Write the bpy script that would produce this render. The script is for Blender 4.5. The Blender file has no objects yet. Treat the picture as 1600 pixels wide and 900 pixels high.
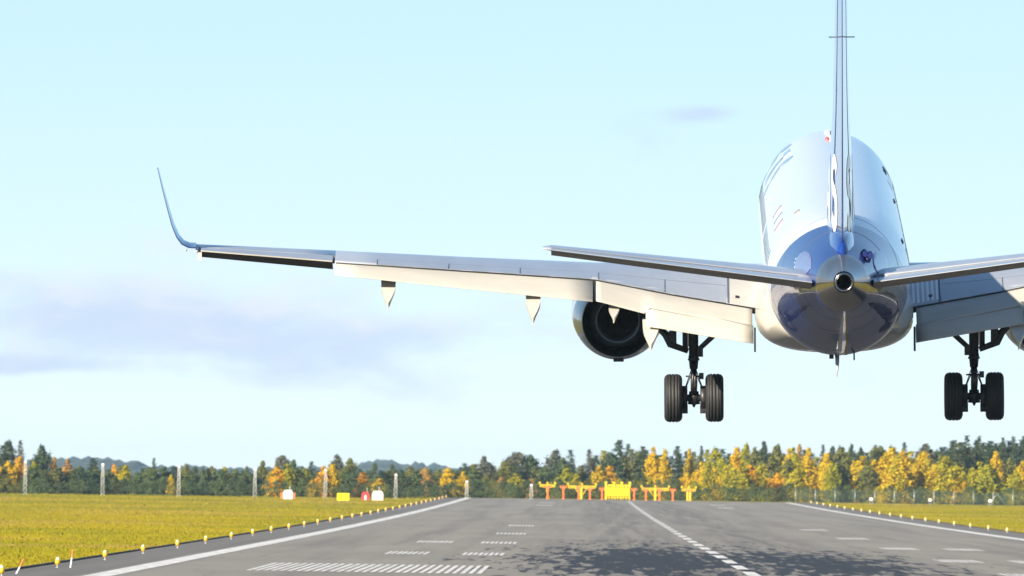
import bpy, bmesh, math, random
import numpy as np
from mathutils import Vector, Matrix
rnd = random.Random(7)
R = math.radians
SC = bpy.context.scene
COL = SC.collection

# ------------------------------------------------------------------ camera
FPX, CAMH, CAMX = 26992.8, 3.298, -6.302          # focal length in 1600-px units, eye height, lateral offset
YAW, PITCH, ROLL = -0.00423, 0.01117, 0.01507
def cam_axes():
    fw = Vector((math.sin(YAW)*math.cos(PITCH), math.cos(YAW)*math.cos(PITCH), math.sin(PITCH)))
    rt = Vector((math.cos(YAW), -math.sin(YAW), 0)); up = rt.cross(fw)
    c, s = math.cos(ROLL), math.sin(ROLL)
    return c*rt + s*up, c*up - s*rt, fw
cam = bpy.data.cameras.new('camera'); camo = bpy.data.objects.new('camera', cam); COL.objects.link(camo)
r_, u_, f_ = cam_axes()
camo.matrix_world = Matrix((( r_.x, u_.x, -f_.x, CAMX), (r_.y, u_.y, -f_.y, 0), (r_.z, u_.z, -f_.z, CAMH), (0, 0, 0, 1)))
cam.sensor_width = 36; cam.lens = 36*FPX/1600
cam.clip_start = 1; cam.clip_end = 60000
cam.dof.use_dof = True; cam.dof.focus_distance = 358; cam.dof.aperture_fstop = 13
SC.camera = camo

# ------------------------------------------------------------------ sun, sky, exposure
SUN = Vector((-0.57, -0.725, 0.375)).normalized()      # towards the sun: behind and to the left
SUN_EL = math.asin(SUN.z); SUN_AZ = math.atan2(SUN.x, SUN.y)
sun = bpy.data.lights.new('sun', 'SUN'); sun.energy = 5.0; sun.angle = R(0.5); sun.color = (1.0, 0.885, 0.715)
suno = bpy.data.objects.new('sun', sun); COL.objects.link(suno)
suno.rotation_euler = (-SUN).to_track_quat('-Z', 'Y').to_euler()
suno.location = (0, 0, 60)
SC.view_settings.view_transform = 'Standard'; SC.view_settings.look = 'None'
SC.view_settings.exposure = 1.1; SC.view_settings.gamma = 1; SC.view_settings.use_curve_mapping = False

class NT:
    """small helper for node trees"""
    def __init__(s, tree): s.t = tree; s.n = tree.nodes; s.l = tree.links
    def node(s, typ, **kw):
        n = s.n.new(typ)
        for k, v in kw.items(): setattr(n, k, v)
        return n
    def put(s, sock, v):
        if hasattr(v, 'is_output') or isinstance(v, bpy.types.NodeSocket): s.l.new(v, sock)
        else:
            try: sock.default_value = v
            except Exception: sock.default_value = (*v, 1)
    def math(s, op, a, b=0.0, c=None, clamp=False):
        n = s.node('ShaderNodeMath', operation=op, use_clamp=clamp)
        s.put(n.inputs[0], a); s.put(n.inputs[1], b)
        if c is not None: s.put(n.inputs[2], c)
        return n.outputs[0]
    def mix(s, f, a, b, blend='MIX'):
        n = s.node('ShaderNodeMix', data_type='RGBA', blend_type=blend)
        s.put(n.inputs[0], f); s.put(n.inputs[6], (*a, 1) if isinstance(a, tuple) and len(a) == 3 else a)
        s.put(n.inputs[7], (*b, 1) if isinstance(b, tuple) and len(b) == 3 else b)
        return n.outputs[2]
    def noise(s, vec, scale=1.0, detail=4.0, rough=0.5, dist=0.0):
        n = s.node('ShaderNodeTexNoise'); 
        if vec is not None: s.l.new(vec, n.inputs['Vector'])
        n.inputs['Scale'].default_value = scale; n.inputs['Detail'].default_value = detail
        n.inputs['Roughness'].default_value = rough; n.inputs['Distortion'].default_value = dist
        return n.outputs[0]
    def scalev(s, vec, x, y, z, off=(0, 0, 0)):
        n = s.node('ShaderNodeMapping'); s.l.new(vec, n.inputs[0])
        n.inputs['Scale'].default_value = (x, y, z); n.inputs['Location'].default_value = off
        return n.outputs[0]
    def ramp(s, f, a, b):     # smooth step from a to b
        n = s.node('ShaderNodeMapRange', interpolation_type='SMOOTHSTEP')
        s.put(n.inputs[0], f); s.put(n.inputs[1], a); s.put(n.inputs[2], b)
        return n.outputs[0]

W = bpy.data.worlds.new('World'); SC.world = W; W.use_nodes = True
nt = NT(W.node_tree); nt.n.clear()
out = nt.node('ShaderNodeOutputWorld'); bg = nt.node('ShaderNodeBackground'); nt.l.new(bg.outputs[0], out.inputs[0])
sky = nt.node('ShaderNodeTexSky', sky_type='NISHITA'); sky.sun_disc = False
sky.sun_elevation = SUN_EL; sky.sun_rotation = SUN_AZ
sky.air_density = 1.0; sky.dust_density = 0.05; sky.ozone_density = 2.6; sky.altitude = 100
bg.inputs['Strength'].default_value = 0.074
tc = nt.node('ShaderNodeTexCoord'); sep = nt.node('ShaderNodeSeparateXYZ'); nt.l.new(tc.outputs['Generated'], sep.inputs[0])
hv = nt.node('ShaderNodeCombineXYZ'); nt.l.new(sep.outputs[0], hv.inputs[0]); nt.l.new(sep.outputs[1], hv.inputs[1])
nt.l.new(nt.math('ADD', nt.math('MULTIPLY', nt.math('ABSOLUTE', sep.outputs[2]), 0.9), 0.125), hv.inputs[2])   # clear air: the whole dome read a few degrees higher
hn = nt.node('ShaderNodeVectorMath', operation='NORMALIZE'); nt.l.new(hv.outputs[0], hn.inputs[0]); nt.l.new(hn.outputs[0], sky.inputs['Vector'])
az = nt.math('MULTIPLY', nt.math('ARCTAN2', sep.outputs[0], sep.outputs[1]), 180/math.pi)   # degrees right of the runway heading
el = nt.math('MULTIPLY', nt.math('ARCSINE', sep.outputs[2]), 180/math.pi)
# cloud cover: soft noise in direction space, wide and low banks
cv = nt.node('ShaderNodeCombineXYZ'); nt.l.new(az, cv.inputs[0]); nt.l.new(el, cv.inputs[1])
n1 = nt.noise(nt.scalev(cv.outputs[0], 1.3, 3.6, 1, (3.1, 0.4, 0)), 1.0, 5.0, 0.55, 0.3)
n2 = nt.noise(nt.scalev(cv.outputs[0], 3.2, 8.0, 1, (1.7, 5.2, 0)), 1.0, 4.0, 0.55)
def bank(a0, e0, wa, we):
    da = nt.math('DIVIDE', nt.math('SUBTRACT', az, a0), wa); de = nt.math('DIVIDE', nt.math('SUBTRACT', el, e0), we)
    d = nt.math('ADD', nt.math('MULTIPLY', da, da), nt.math('MULTIPLY', de, de))
    return nt.math('EXPONENT', nt.math('MULTIPLY', d, -1.0))
banks = None
for b_ in [(-1.70, .56, .34, .16), (-.98, .48, .60, .16), (-1.85, .36, .4, .035), (.40, 1.23, .16, .035), (-2.6, .6, .5, .16), (2.4, .5, .6, .12)]:
    k_ = bank(*b_); banks = k_ if banks is None else nt.math('ADD', banks, k_)
band = nt.math('DIVIDE', nt.math('SUBTRACT', el, 0.48), 0.26); band = nt.math('EXPONENT', nt.math('MULTIPLY', nt.math('MULTIPLY', band, band), -1.0))
banks = nt.math('ADD', nt.math('MULTIPLY', banks, 0.85), nt.math('MULTIPLY', band, 0.30))
cover = nt.math('ADD', nt.math('MULTIPLY', n1, 0.95), nt.math('ADD', nt.math('MULTIPLY', banks, 0.44), nt.math('MULTIPLY', n2, 0.45)))
cover = nt.ramp(cover, 0.80, 1.24)
tone = nt.ramp(nt.math('ADD', n2, nt.math('SUBTRACT', nt.math('MULTIPLY', nt.math('SUBTRACT', el, 0.54), 1.2), nt.math('MULTIPLY', nt.ramp(el, .75, 1.1), 1.1))), 0.35, 0.75)
# clear-sky colour of a pale autumn day: sky texture with the whiteness of the low air
lowair = nt.math('EXPONENT', nt.math('MULTIPLY', nt.math('MAXIMUM', el, 0.0), -0.9))
skyc = nt.mix(1.0, sky.outputs[0], (1.0, 1.03, 1.0), 'MULTIPLY')
SKYBASE = skyc
skyc = nt.mix(nt.math('MULTIPLY', lowair, 0.92), skyc, (6.35, 6.95, 7.05))
cloudc = nt.mix(tone, (3.9, 4.7, 6.1), (5.2, 5.5, 6.2))
skyc = nt.mix(nt.math('MULTIPLY', cover, 0.85), skyc, cloudc)
nt.l.new(skyc, bg.inputs['Color'])

# ------------------------------------------------------------------ projection used to place far things by bearing
def project(x, y, z):
    d = Vector((x - CAMX, y, z - CAMH)); w = d.dot(f_)
    return 800 + FPX*d.dot(r_)/w, 450 - FPX*d.dot(u_)/w
def zg(y):                                          # the runway rises very slightly towards its far end
    t = min(max(y - 900, 0), 1800)
    return 0.401e-6*t*t
def lateral(u, Y, z=None):
    if z is None: z = zg(Y)
    X = 0.0
    for _ in range(4): X += (u - project(X, Y, z)[0])*Y/FPX
    return X

# ------------------------------------------------------------------ materials
def mat(name):
    m = bpy.data.materials.new(name); m.use_nodes = True
    t = NT(m.node_tree); b = m.node_tree.nodes['Principled BSDF']
    return m, t, b
def simple(name, col, rough=0.5, metal=0.0, coat=0.0, var=0.12, vscale=3.0, spec=0.5, stretch=(1, 1, 1), bump=0.0):
    m, t, b = mat(name)
    tcn = t.node('ShaderNodeTexCoord')
    n = t.noise(t.scalev(tcn.outputs['Object'], *stretch), vscale, 5, 0.6)
    lo = tuple(c*(1-var) for c in col); hi = tuple(min(1, c*(1+var)) for c in col)
    t.l.new(t.mix(t.ramp(n, .3, .7), lo, hi), b.inputs['Base Color'])
    b.inputs['Roughness'].default_value = rough; b.inputs['Metallic'].default_value = metal
    b.inputs['Coat Weight'].default_value = coat; b.inputs['Coat Roughness'].default_value = 0.03
    b.inputs['Specular IOR Level'].default_value = spec
    if bump:
        bp = t.node('ShaderNodeBump'); bp.inputs['Strength'].default_value = bump; t.l.new(n, bp.inputs['Height']); t.l.new(bp.outputs[0], b.inputs['Normal'])
    return m
M = {}
M['blue'] = simple('blue_paint', (0.006, 0.036, 0.22), 0.22, 0.0, 1.0, 0.05, 0.8)
M['silver'] = simple('silver_paint', (0.60, 0.66, 0.74), 0.22, 0.35, 1.0, 0.04, 0.6)
M['wing'] = simple('wing_grey_paint', (0.36, 0.385, 0.43), 0.28, 0.1, 0.5, 0.07, 1.2, stretch=(1, .3, 1))
M['flap'] = simple('flap_cream_paint', (0.43, 0.41, 0.365), 0.45, 0, 0.0, 0.07, 1.6, stretch=(.4, 1, 1))
M['fairing'] = simple('fairing_cream_paint', (0.52, 0.49, 0.43), 0.3, 0, .5, 0.05, 1.0)
M['cove'] = simple('dark_seal_and_slot_shade', (0.015, 0.015, 0.016), 0.7)  # dark colour paints the flap slot shade, also used on seals and mounts
M['line'] = simple('panel_seam', (0.085, 0.095, 0.12), 0.6)
M['bare'] = simple('bare_tailcone_metal', (0.46, 0.43, 0.39), 0.20, 0.95, 0, 0.15, 2.2, stretch=(1, .25, 1))
M['nacelle'] = simple('nacelle_metal_paint', (0.46, 0.48, 0.51), 0.28, 0.25, .35, 0.06, 1.2)
M['underside'] = simple('grey_underside_shade', (0.33, 0.305, 0.275), 0.5, 0, 0, 0.2, 2, stretch=(.5, 2, 1))  # elevator underside shade put into the colour
M['shade_skin'] = simple('dark_grey_painted_shade', (0.085, 0.078, 0.07), 0.6, 0, 0, 0.25, 2, stretch=(.5, 2, 1))  # aileron underside shade put into the colour
M['duct'] = simple('engine_duct_metal', (0.22, 0.28, 0.36), 0.45, 0.1, 0, 0.15, 3)
M['soot'] = simple('sooty_exhaust_metal', (0.022, 0.019, 0.018), 0.55, 0.3, 0, 0.3, 4)
M['liner'] = simple('nozzle_liner_metal', (0.06, 0.065, 0.07), 0.4, 0.4)
M['rubber'] = simple('tyre_rubber', (0.020, 0.020, 0.021), 0.62, 0, 0, 0.35, 9, stretch=(8, 1, 1), bump=.15)
M['gear'] = simple('shade_dark_gear_metal', (0.030, 0.030, 0.032), 0.42, 0.3, 0, 0.5, 7)  # near-black base has the shade on the gear painted in
M['chrome'] = simple('oleo_chrome', (0.25, 0.25, 0.26), 0.2, 1.0, 0, 0.2, 6)
M['white'] = simple('white_marking_paint', (0.80, 0.80, 0.79), 0.4, 0, .3, 0.03, 4)
M['pale_letter'] = simple('pale_blue_letter_paint', (0.30, 0.42, 0.55), 0.3, .2, .8, 0.04, 2)
M['yellow'] = simple('yellow_marking_paint', (0.65, 0.42, 0.02), 0.5, 0, 0, 0.1, 6)
M['red'] = simple('red_marking_paint', (0.45, 0.06, 0.07), 0.5, 0, 0, 0.1, 6)
M['flagred'] = simple('flag_rose_paint', (0.66, 0.47, 0.55), 0.5)
M['flagblue'] = simple('flag_blue_paint', (0.40, 0.50, 0.70), 0.5, 0, 0, 0.1, 6)
M['flagnavy'] = simple('navy_paint', (0.01, 0.02, 0.12), 0.4)
M['seal'] = simple('seal_plate_paint', (0.14, 0.17, 0.33), 0.25, 0, .6)
M['black'] = simple('black_plastic', (0.012, 0.012, 0.013), 0.4)
M['glass'] = simple('cabin_glass', (0.02, 0.025, 0.03), 0.06, 0, 1)
M['tan'] = simple('tan_decal', (0.66, 0.58, 0.46), 0.5)

# fuselage: silver forward of a raked line, blue behind it
m, t, b = mat('fuselage_two_tone_paint')
tcn = t.node('ShaderNodeTexCoord'); sp = t.node('ShaderNodeSeparateXYZ'); t.l.new(tcn.outputs['Object'], sp.inputs[0])
edge = t.math('ADD', sp.outputs[1], t.math('MULTIPLY', sp.outputs[2], 2.4))
isblue = t.math('LESS_THAN', edge, -11.27)
n = t.noise(t.scalev(tcn.outputs['Object'], 1, .35, 1), 1.1, 4)
ca = t.mix(n, (0.76, 0.80, 0.86), (0.82, 0.85, 0.90)); cb = t.mix(n, (0.002, 0.022, 0.15), (0.003, 0.030, 0.19))
t.l.new(t.mix(isblue, ca, cb), b.inputs['Base Color'])
t.l.new(t.math('MULTIPLY', t.math('SUBTRACT', 1.0, isblue), 0.06), b.inputs['Metallic']); b.inputs['Roughness'].default_value = 0.24
b.inputs['Coat Weight'].default_value = .6; b.inputs['Coat Roughness'].default_value = 0.02; b.inputs['Specular IOR Level'].default_value = .35
# skins ripple a little between frames
rip = t.noise(t.scalev(tcn.outputs['Object'], 1.6, .9, 1.6), 1.0, 2)
bp = t.node('ShaderNodeBump'); bp.inputs['Strength'].default_value = .06; bp.inputs['Distance'].default_value = .05
t.l.new(rip, bp.inputs['Height']); t.l.new(bp.outputs[0], b.inputs['Normal']); t.l.new(bp.outputs[0], b.inputs['Coat Normal'])
M['fuselage'] = m

# asphalt with paving lanes, cracks, and the black rubber laid down in the touchdown zone
m, t, b = mat('runway_asphalt')
tcn = t.node('ShaderNodeTexCoord'); P_ = tcn.outputs['Object']
sp = t.node('ShaderNodeSeparateXYZ'); t.l.new(P_, sp.inputs[0]); X_, Y_ = sp.outputs[0], sp.outputs[1]
big = t.noise(t.scalev(P_, .10, .012, 1), 1, 5, .6)
def lobe0(cx, w):
    a = t.math('DIVIDE', t.math('SUBTRACT', X_, cx), w); return t.math('MULTIPLY', t.math('EXPONENT', t.math('MULTIPLY', t.math('MULTIPLY', a, a), -1)), .75)
lane = t.noise(t.scalev(P_, .55, .004, 1), 1, 4, .6)
fine = t.noise(t.scalev(P_, 2.2, .06, 1), 1, 4, .7)
base = t.mix(t.ramp(big, .3, .7), (0.232, 0.213, 0.180), (0.275, 0.253, 0.215))
base = t.mix(t.math('MULTIPLY', t.ramp(lane, .42, .72), .6), base, (0.130, 0.121, 0.108))
trk = t.math('ADD', lobe0(-3.2, 2.6), lobe0(3.6, 2.4))
base = t.mix(t.math('MULTIPLY', trk, t.ramp(t.noise(t.scalev(P_, 1.1, .006, 1, (5, 1, 0)), 1, 4, .6), .38, .62)), base, (0.105, 0.098, 0.09))
base = t.mix(t.math('MULTIPLY', t.ramp(fine, .3, .75), .35), base, (0.25, 0.24, 0.225))
crack = t.math('ABSOLUTE', t.math('SUBTRACT', t.noise(t.scalev(P_, .16, .0035, 1, (4, 2, 0)), 1, 3, .55), .5))
base = t.mix(t.math('MULTIPLY', t.math('SUBTRACT', 1, t.ramp(crack, 0, .006)), .16), base, (0.06, 0.06, 0.062))
sh = t.ramp(t.math('ABSOLUTE', X_), 22.6, 22.9)
base = t.mix(t.math('MULTIPLY', sh, .6), base, (0.115, 0.112, 0.110))
reflect_dark = t.math('SUBTRACT', 1, t.ramp(Y_, 470, 472))                    # threshold section out of view, darkened so the belly reflects dark ground
base = t.mix(reflect_dark, base, t.mix(fine, (0.040, 0.040, 0.042), (0.060, 0.059, 0.058)))
def lobe(cx, w, y0, wy):
    a = t.math('DIVIDE', t.math('SUBTRACT', X_, cx), w); c = t.math('DIVIDE', t.math('SUBTRACT', Y_, y0), wy)
    return t.math('EXPONENT', t.math('MULTIPLY', t.math('ADD', t.math('MULTIPLY', a, a), t.math('MULTIPLY', c, c)), -1))
lb = t.math('ADD', lobe(-3.9, 3.4, 725, 125), t.math('ADD', lobe(4.7, 3.3, 705, 110), lobe(-1.0, 9.5, 740, 210)))
st = t.noise(t.scalev(P_, .70, .026, 1, (2.3, .7, 0)), 1, 4, .65, .8)
st2 = t.noise(t.scalev(P_, 2.1, .040, 1, (7.3, 3.7, 0)), 1, 3, .6, .4)
rub = t.ramp(t.math('ADD', t.math('MULTIPLY', lb, .22), t.math('ADD', t.math('MULTIPLY', st, .70), t.math('MULTIPLY', st2, .95))), .94, 1.11)
rub = t.math('MULTIPLY', rub, t.ramp(lb, .06, .3))
base = t.mix(t.math('MULTIPLY', rub, .94), base, (0.013, 0.018, 0.028))
t.l.new(base, b.inputs['Base Color']); b.inputs['Roughness'].default_value = .9; b.inputs['Specular IOR Level'].default_value = .25
M['asphalt'] = m

m, t, b = mat('worn_white_runway_paint')
tcn = t.node('ShaderNodeTexCoord'); g = t.node('ShaderNodeNewGeometry')
n = t.noise(t.scalev(g.outputs['Position'], 2.5, .12, 1), 1, 5, .7)
t.l.new(t.mix(t.ramp(n, .35, .75), (0.74, 0.73, 0.70), (0.46, 0.45, 0.43)), b.inputs['Base Color'])
b.inputs['Roughness'].default_value = .75
M['paint'] = m

def grass_mat(name, bright):
    m, t, b = mat(name)
    g = t.node('ShaderNodeNewGeometry'); Pg = g.outputs['Position']
    a = t.noise(t.scalev(Pg, .035, .009, 0), 1, 4, .55); c = t.noise(t.scalev(Pg, .035, .012, 0, (9, 3, 0)), 1, 5, .62); d = t.noise(t.scalev(Pg, 1.2, .5, 1), 1, 3, .6)
    col = t.mix(t.ramp(a, .38, .60), (0.180*bright, 0.172*bright, 0.004*bright), (0.270*bright, 0.215*bright, 0.004*bright))
    col = t.mix(t.math('MULTIPLY', t.ramp(c, .52, .64), .65), col, (0.31*bright, 0.205*bright, 0.05*bright))
    col = t.mix(t.math('MULTIPLY', t.ramp(d, .35, .7), .25), col, (0.110*bright, 0.112*bright, 0.008*bright))
    t.l.new(col, b.inputs['Base Color']); b.inputs['Roughness'].default_value = .8; b.inputs['Specular IOR Level'].default_value = .15
    return m
M['grass'] = grass_mat('autumn_grass', 1.0); M['blade'] = grass_mat('autumn_grass_blades', 1.15)
M['soil'] = simple('dark_verge_soil', (0.035, 0.028, 0.02), .95)
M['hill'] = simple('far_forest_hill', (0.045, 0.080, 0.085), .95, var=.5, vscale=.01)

def leaf_mat(name, c1, c2, dark):
    m, t, b = mat(name)
    oi = t.node('ShaderNodeObjectInfo'); tcn = t.node('ShaderNodeTexCoord'); g = t.node('ShaderNodeNewGeometry')
    n = t.noise(tcn.outputs['Object'], .9, 3, .6)
    n2 = g.outputs['Random Per Island']
    col = t.mix(oi.outputs['Random'], c1, c2)
    col = t.mix(t.math('MULTIPLY', t.ramp(n, .42, .70), .75), col, dark)
    hs = t.node('ShaderNodeHueSaturation'); t.l.new(col, hs.inputs['Color'])
    t.put(hs.inputs['Value'], t.math('ADD', .84, t.math('MULTIPLY', n2, .34)))
    t.l.new(hs.outputs[0], b.inputs['Base Color']); b.inputs['Roughness'].default_value = .65; b.inputs['Specular IOR Level'].default_value = .2
    tr = t.node('ShaderNodeBsdfTranslucent'); t.l.new(hs.outputs[0], tr.inputs[0])
    ms = t.node('ShaderNodeMixShader'); ms.inputs[0].default_value = .25
    o = [x for x in t.n if x.type == 'OUTPUT_MATERIAL'][0]
    t.l.new(b.outputs[0], ms.inputs[1]); t.l.new(tr.outputs[0], ms.inputs[2]); t.l.new(ms.outputs[0], o.inputs[0])
    return m
LEAF = {
 'gold':   leaf_mat('golden_leaves', (0.64, 0.41, 0.006), (0.54, 0.385, 0.008), (0.33, 0.27, 0.012)),
 'orange': leaf_mat('orange_leaves', (0.66, 0.33, 0.008), (0.66, 0.39, 0.008), (0.44, 0.25, 0.02)),
 'rust':   leaf_mat('rusty_leaves', (0.46, 0.25, 0.06), (0.42, 0.26, 0.07), (0.27, 0.18, 0.05)),
 'lime':   leaf_mat('yellow_green_leaves', (0.42, 0.35, 0.010), (0.32, 0.31, 0.015), (0.17, 0.19, 0.02)),
 'olive':  leaf_mat('olive_leaves', (0.15, 0.16, 0.040), (0.19, 0.18, 0.045), (0.075, 0.095, 0.03)),
 'green':  leaf_mat('dull_green_leaves', (0.095, 0.140, 0.058), (0.125, 0.155, 0.050), (0.060, 0.095, 0.048)),
 'spruce': leaf_mat('spruce_needles', (0.056, 0.090, 0.048), (0.070, 0.104, 0.046), (0.036, 0.064, 0.042)),
 'pine':   leaf_mat('pine_needles', (0.062, 0.092, 0.055), (0.076, 0.102, 0.054), (0.040, 0.064, 0.046)),
 'grey':   leaf_mat('grey_green_leaves', (0.11, 0.125, 0.085), (0.13, 0.13, 0.09), (0.06, 0.07, 0.05)),
}
M['bark'] = simple('tree_bark', (0.09, 0.065, 0.045), .9, var=.4)
M['birch_bark'] = simple('birch_bark', (0.55, 0.53, 0.48), .8, var=.4)
M['mast'] = simple('white_mast_paint', (0.80, 0.79, 0.75), .5)
M['sig_yellow'] = simple('signal_yellow_paint', (0.80, 0.56, 0.005), .45, var=.06)
M['sig_orange'] = simple('signal_orange_paint', (0.72, 0.16, 0.035), .5, var=.08)
M['bright_yellow'] = simple('sign_yellow_face', (0.90, 0.78, 0.0), .4, var=.03)
M['amber'] = simple('amber_light_body', (0.78, 0.40, 0.01), .45, var=.06)
M['pale_amber'] = simple('pale_yellow_light_body', (0.80, 0.60, 0.22), .45, var=.06)
M['lens'] = simple('frosted_light_dome', (0.78, 0.68, 0.42), .25, coat=.5)
M['concrete'] = simple('light_concrete', (0.38, 0.37, 0.35), .9)
M['steel'] = simple('galvanised_steel', (0.42, 0.44, 0.46), .5, .6)
M['wire'] = simple('green_fence_wire', (0.10, 0.14, 0.12), .6)
M['cabin_red'] = simple('cabin_red_paint', (0.50, 0.035, 0.035), .5)
M['cabin_white'] = simple('cabin_white_paint', (0.78, 0.75, 0.73), .5)
M['cabin_pink'] = simple('faded_pink_white_paint', (0.74, 0.58, 0.52), .5)

# ------------------------------------------------------------------ mesh helpers
class MB:
    def __init__(s): s.v = []; s.f = []; s.sm = []
    def add(s, vs, fs, smooth=False):
        o = len(s.v); s.v += [tuple(p) for p in vs]; s.f += [tuple(i+o for i in f) for f in fs]; s.sm += [smooth]*len(fs); return s
    def box(s, x0, x1, y0, y1, z0, z1):
        return s.add([(x0,y0,z0),(x1,y0,z0),(x1,y1,z0),(x0,y1,z0),(x0,y0,z1),(x1,y0,z1),(x1,y1,z1),(x0,y1,z1)],
                     [(0,3,2,1),(4,5,6,7),(0,1,5,4),(1,2,6,5),(2,3,7,6),(3,0,4,7)])
    def loft(s, rings, closed=True, caps=True, smooth=True):
        n = len(rings[0]); vs = [p for r in rings for p in r]; fs = []
        for i in range(len(rings)-1):
            for j in range(n if closed else n-1):
                k = (j+1) % n; fs.append((i*n+j, i*n+k, (i+1)*n+k, (i+1)*n+j))
        s.add(vs, fs, smooth)
        if caps and closed:
            s.add(rings[0], [tuple(range(n))]); s.add(rings[-1], [tuple(reversed(range(n)))])
        return s
    def tube(s, pts, rad, n=10, caps=True):
        pts = [Vector(p) for p in pts]
        if not isinstance(rad, (list, tuple)): rad = [rad]*len(pts)
        rings = []
        for i, p in enumerate(pts):
            d = (pts[min(i+1, len(pts)-1)] - pts[max(i-1, 0)]).normalized()
            a = d.cross(Vector((0, 0, 1)) if abs(d.z) < .9 else Vector((0, 1, 0))).normalized(); b_ = d.cross(a)
            rings.append([p + (a*math.cos(2*math.pi*k/n) + b_*math.sin(2*math.pi*k/n))*rad[i] for k in range(n)])
        return s.loft(rings, True, caps)
    def lathe(s, prof, axis='Y', c=(0, 0, 0), n=40, closed=False, caps=False):   # prof: (along, radius)
        rings = []
        for a, r in prof:
            ring = []
            for k in range(n):
                q = 2*math.pi*k/n; p, o = r*math.cos(q), r*math.sin(q)
                v = {'Y': (p, a, o), 'X': (a, p, o), 'Z': (p, o, a)}[axis]
                ring.append((c[0]+v[0], c[1]+v[1], c[2]+v[2]))
            rings.append(ring)
        if closed: rings.append(rings[0])
        return s.loft(rings, True, caps and not closed)
    def mesh(s, name, fixn=True):
        me = bpy.data.meshes.new(name); me.from_pydata(s.v, [], s.f)
        me.polygons.foreach_set('use_smooth', s.sm)
        if fixn:
            bm = bmesh.new(); bm.from_mesh(me); bmesh.ops.remove_doubles(bm, verts=bm.verts, dist=1e-5)
            bmesh.ops.recalc_face_normals(bm, faces=bm.faces); bm.to_mesh(me); bm.free()
        me.update(); return me
    def build(s, name, material, parent=None, fixn=True):
        me = s.mesh(name, fixn); me.materials.append(material)
        o = bpy.data.objects.new(name, me); COL.objects.link(o)
        if parent: o.parent = parent
        return o
def link(name, me, parent=None, loc=(0,0,0)):
    o = bpy.data.objects.new(name, me); COL.objects.link(o); o.location = loc
    if parent: o.parent = parent
    return o
def empty(name, loc=(0,0,0), rot=(0,0,0)):
    o = bpy.data.objects.new(name, None); COL.objects.link(o); o.location = loc; o.rotation_euler = rot; o.empty_display_size = .5; return o
def tag(o, label=None, cat=None, group=None, kind=None):
    if label: o['label'] = label
    if cat: o['category'] = cat
    if group: o['group'] = group
    if kind: o['kind'] = kind
    return o
def copy_tree(o, parent=None):
    c = o.copy(); COL.objects.link(c)
    if parent: c.parent = parent
    for ch in list(o.children): copy_tree(ch, c)
    return c
def lerp(xs, ys, x):
    return float(np.interp(x, xs, ys))
ORD = ['first','second','third','fourth','fifth','sixth','seventh','eighth','ninth','tenth','eleventh','twelfth','thirteenth','fourteenth','fifteenth','sixteenth','seventeenth','eighteenth','nineteenth','twentieth']
def ordinal(n):                # 1-based
    if n <= 20: return ORD[n-1]
    tens = {2: 'twenty', 3: 'thirty', 4: 'forty', 5: 'fifty', 6: 'sixty'}; r = n % 10
    if r == 0: return {3: 'thirtieth', 4: 'fortieth', 5: 'fiftieth', 6: 'sixtieth'}[n//10]
    return tens[n//10] + '-' + ORD[r-1]

# ------------------------------------------------------------------ ground, runway, markings
YG = [-1500, -800, -400, -100] + list(range(0, 2700, 25)) + [2750, 2900, 3500, 5000, 8000, 12000]
def sheet(name, x0, x1, ys, dz, material, nx=1):
    mb = MB(); xs = [x0 + (x1-x0)*i/nx for i in range(nx+1)]
    vs = [(x, y, zg(y)+dz) for y in ys for x in xs]; n = nx+1
    mb.add(vs, [(i*n+j, i*n+j+1, (i+1)*n+j+1, (i+1)*n+j) for i in range(len(ys)-1) for j in range(nx)])
    return mb.build(name, material, None, False)
RW_END = 2390
g = sheet('grass_field', -6000, 6000, YG, -0.06, M['grass'], 2); tag(g, kind='structure')
rw = sheet('runway', -25.6, 25.6, [y for y in YG if 225 <= y < RW_END] + [RW_END], 0, M['asphalt'], 2); tag(rw, kind='structure')
for s in (-1, 1):
    mb = MB(); ys = [y for y in YG if 225 <= y <= RW_END]
    for y0, y1 in zip(ys[:-1], ys[1:]):
        mb.add([(s*25.6,y0,zg(y0)-.2),(s*25.6,y1,zg(y1)-.2),(s*25.6,y1,zg(y1)),(s*25.6,y0,zg(y0))], [(0,1,2,3)])
        mb.add([(s*25.72,y0,zg(y0)-.2),(s*25.72,y1,zg(y1)-.2),(s*25.72,y1,zg(y1)+.05),(s*25.72,y0,zg(y0)+.05)], [(0,1,2,3)])
        mb.add([(s*25.72,y0,zg(y0)+.05),(s*25.72,y1,zg(y1)+.05),(s*25.88,y1,zg(y1)+.05),(s*25.88,y0,zg(y0)+.05)], [(0,1,2,3)])
    mb.build('verge_edge', M['soil'], rw)
def wobble_strip(name, x0, x1, y0, y1, step=25, jit=.03, me_only=False):
    mb = MB(); n = max(1, round((y1-y0)/step)); vs = []
    for i in range(n+1):
        y = y0+(y1-y0)*i/n; a, b_ = rnd.uniform(-jit, jit), rnd.uniform(-jit, jit)
        vs += [(x0+a, y, zg(y)+.008), (x1+b_, y, zg(y)+.008)]
    mb.add(vs, [(2*i, 2*i+1, 2*i+3, 2*i+2) for i in range(n)])
    return mb.build(name, M['paint'], rw, False)
for s in (-1, 1): wobble_strip('edge_line', s*22.05-.45, s*22.05+.45, 300, RW_END-5, 25)
y = 376
k = 0
dash_me = None
while y < RW_END-60:                                        # centre line: 30 m dash, 20 m gap
    wobble_strip('centre_dash', -.24, .24, y, y+30.5, 15, .02); y += 49
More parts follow.
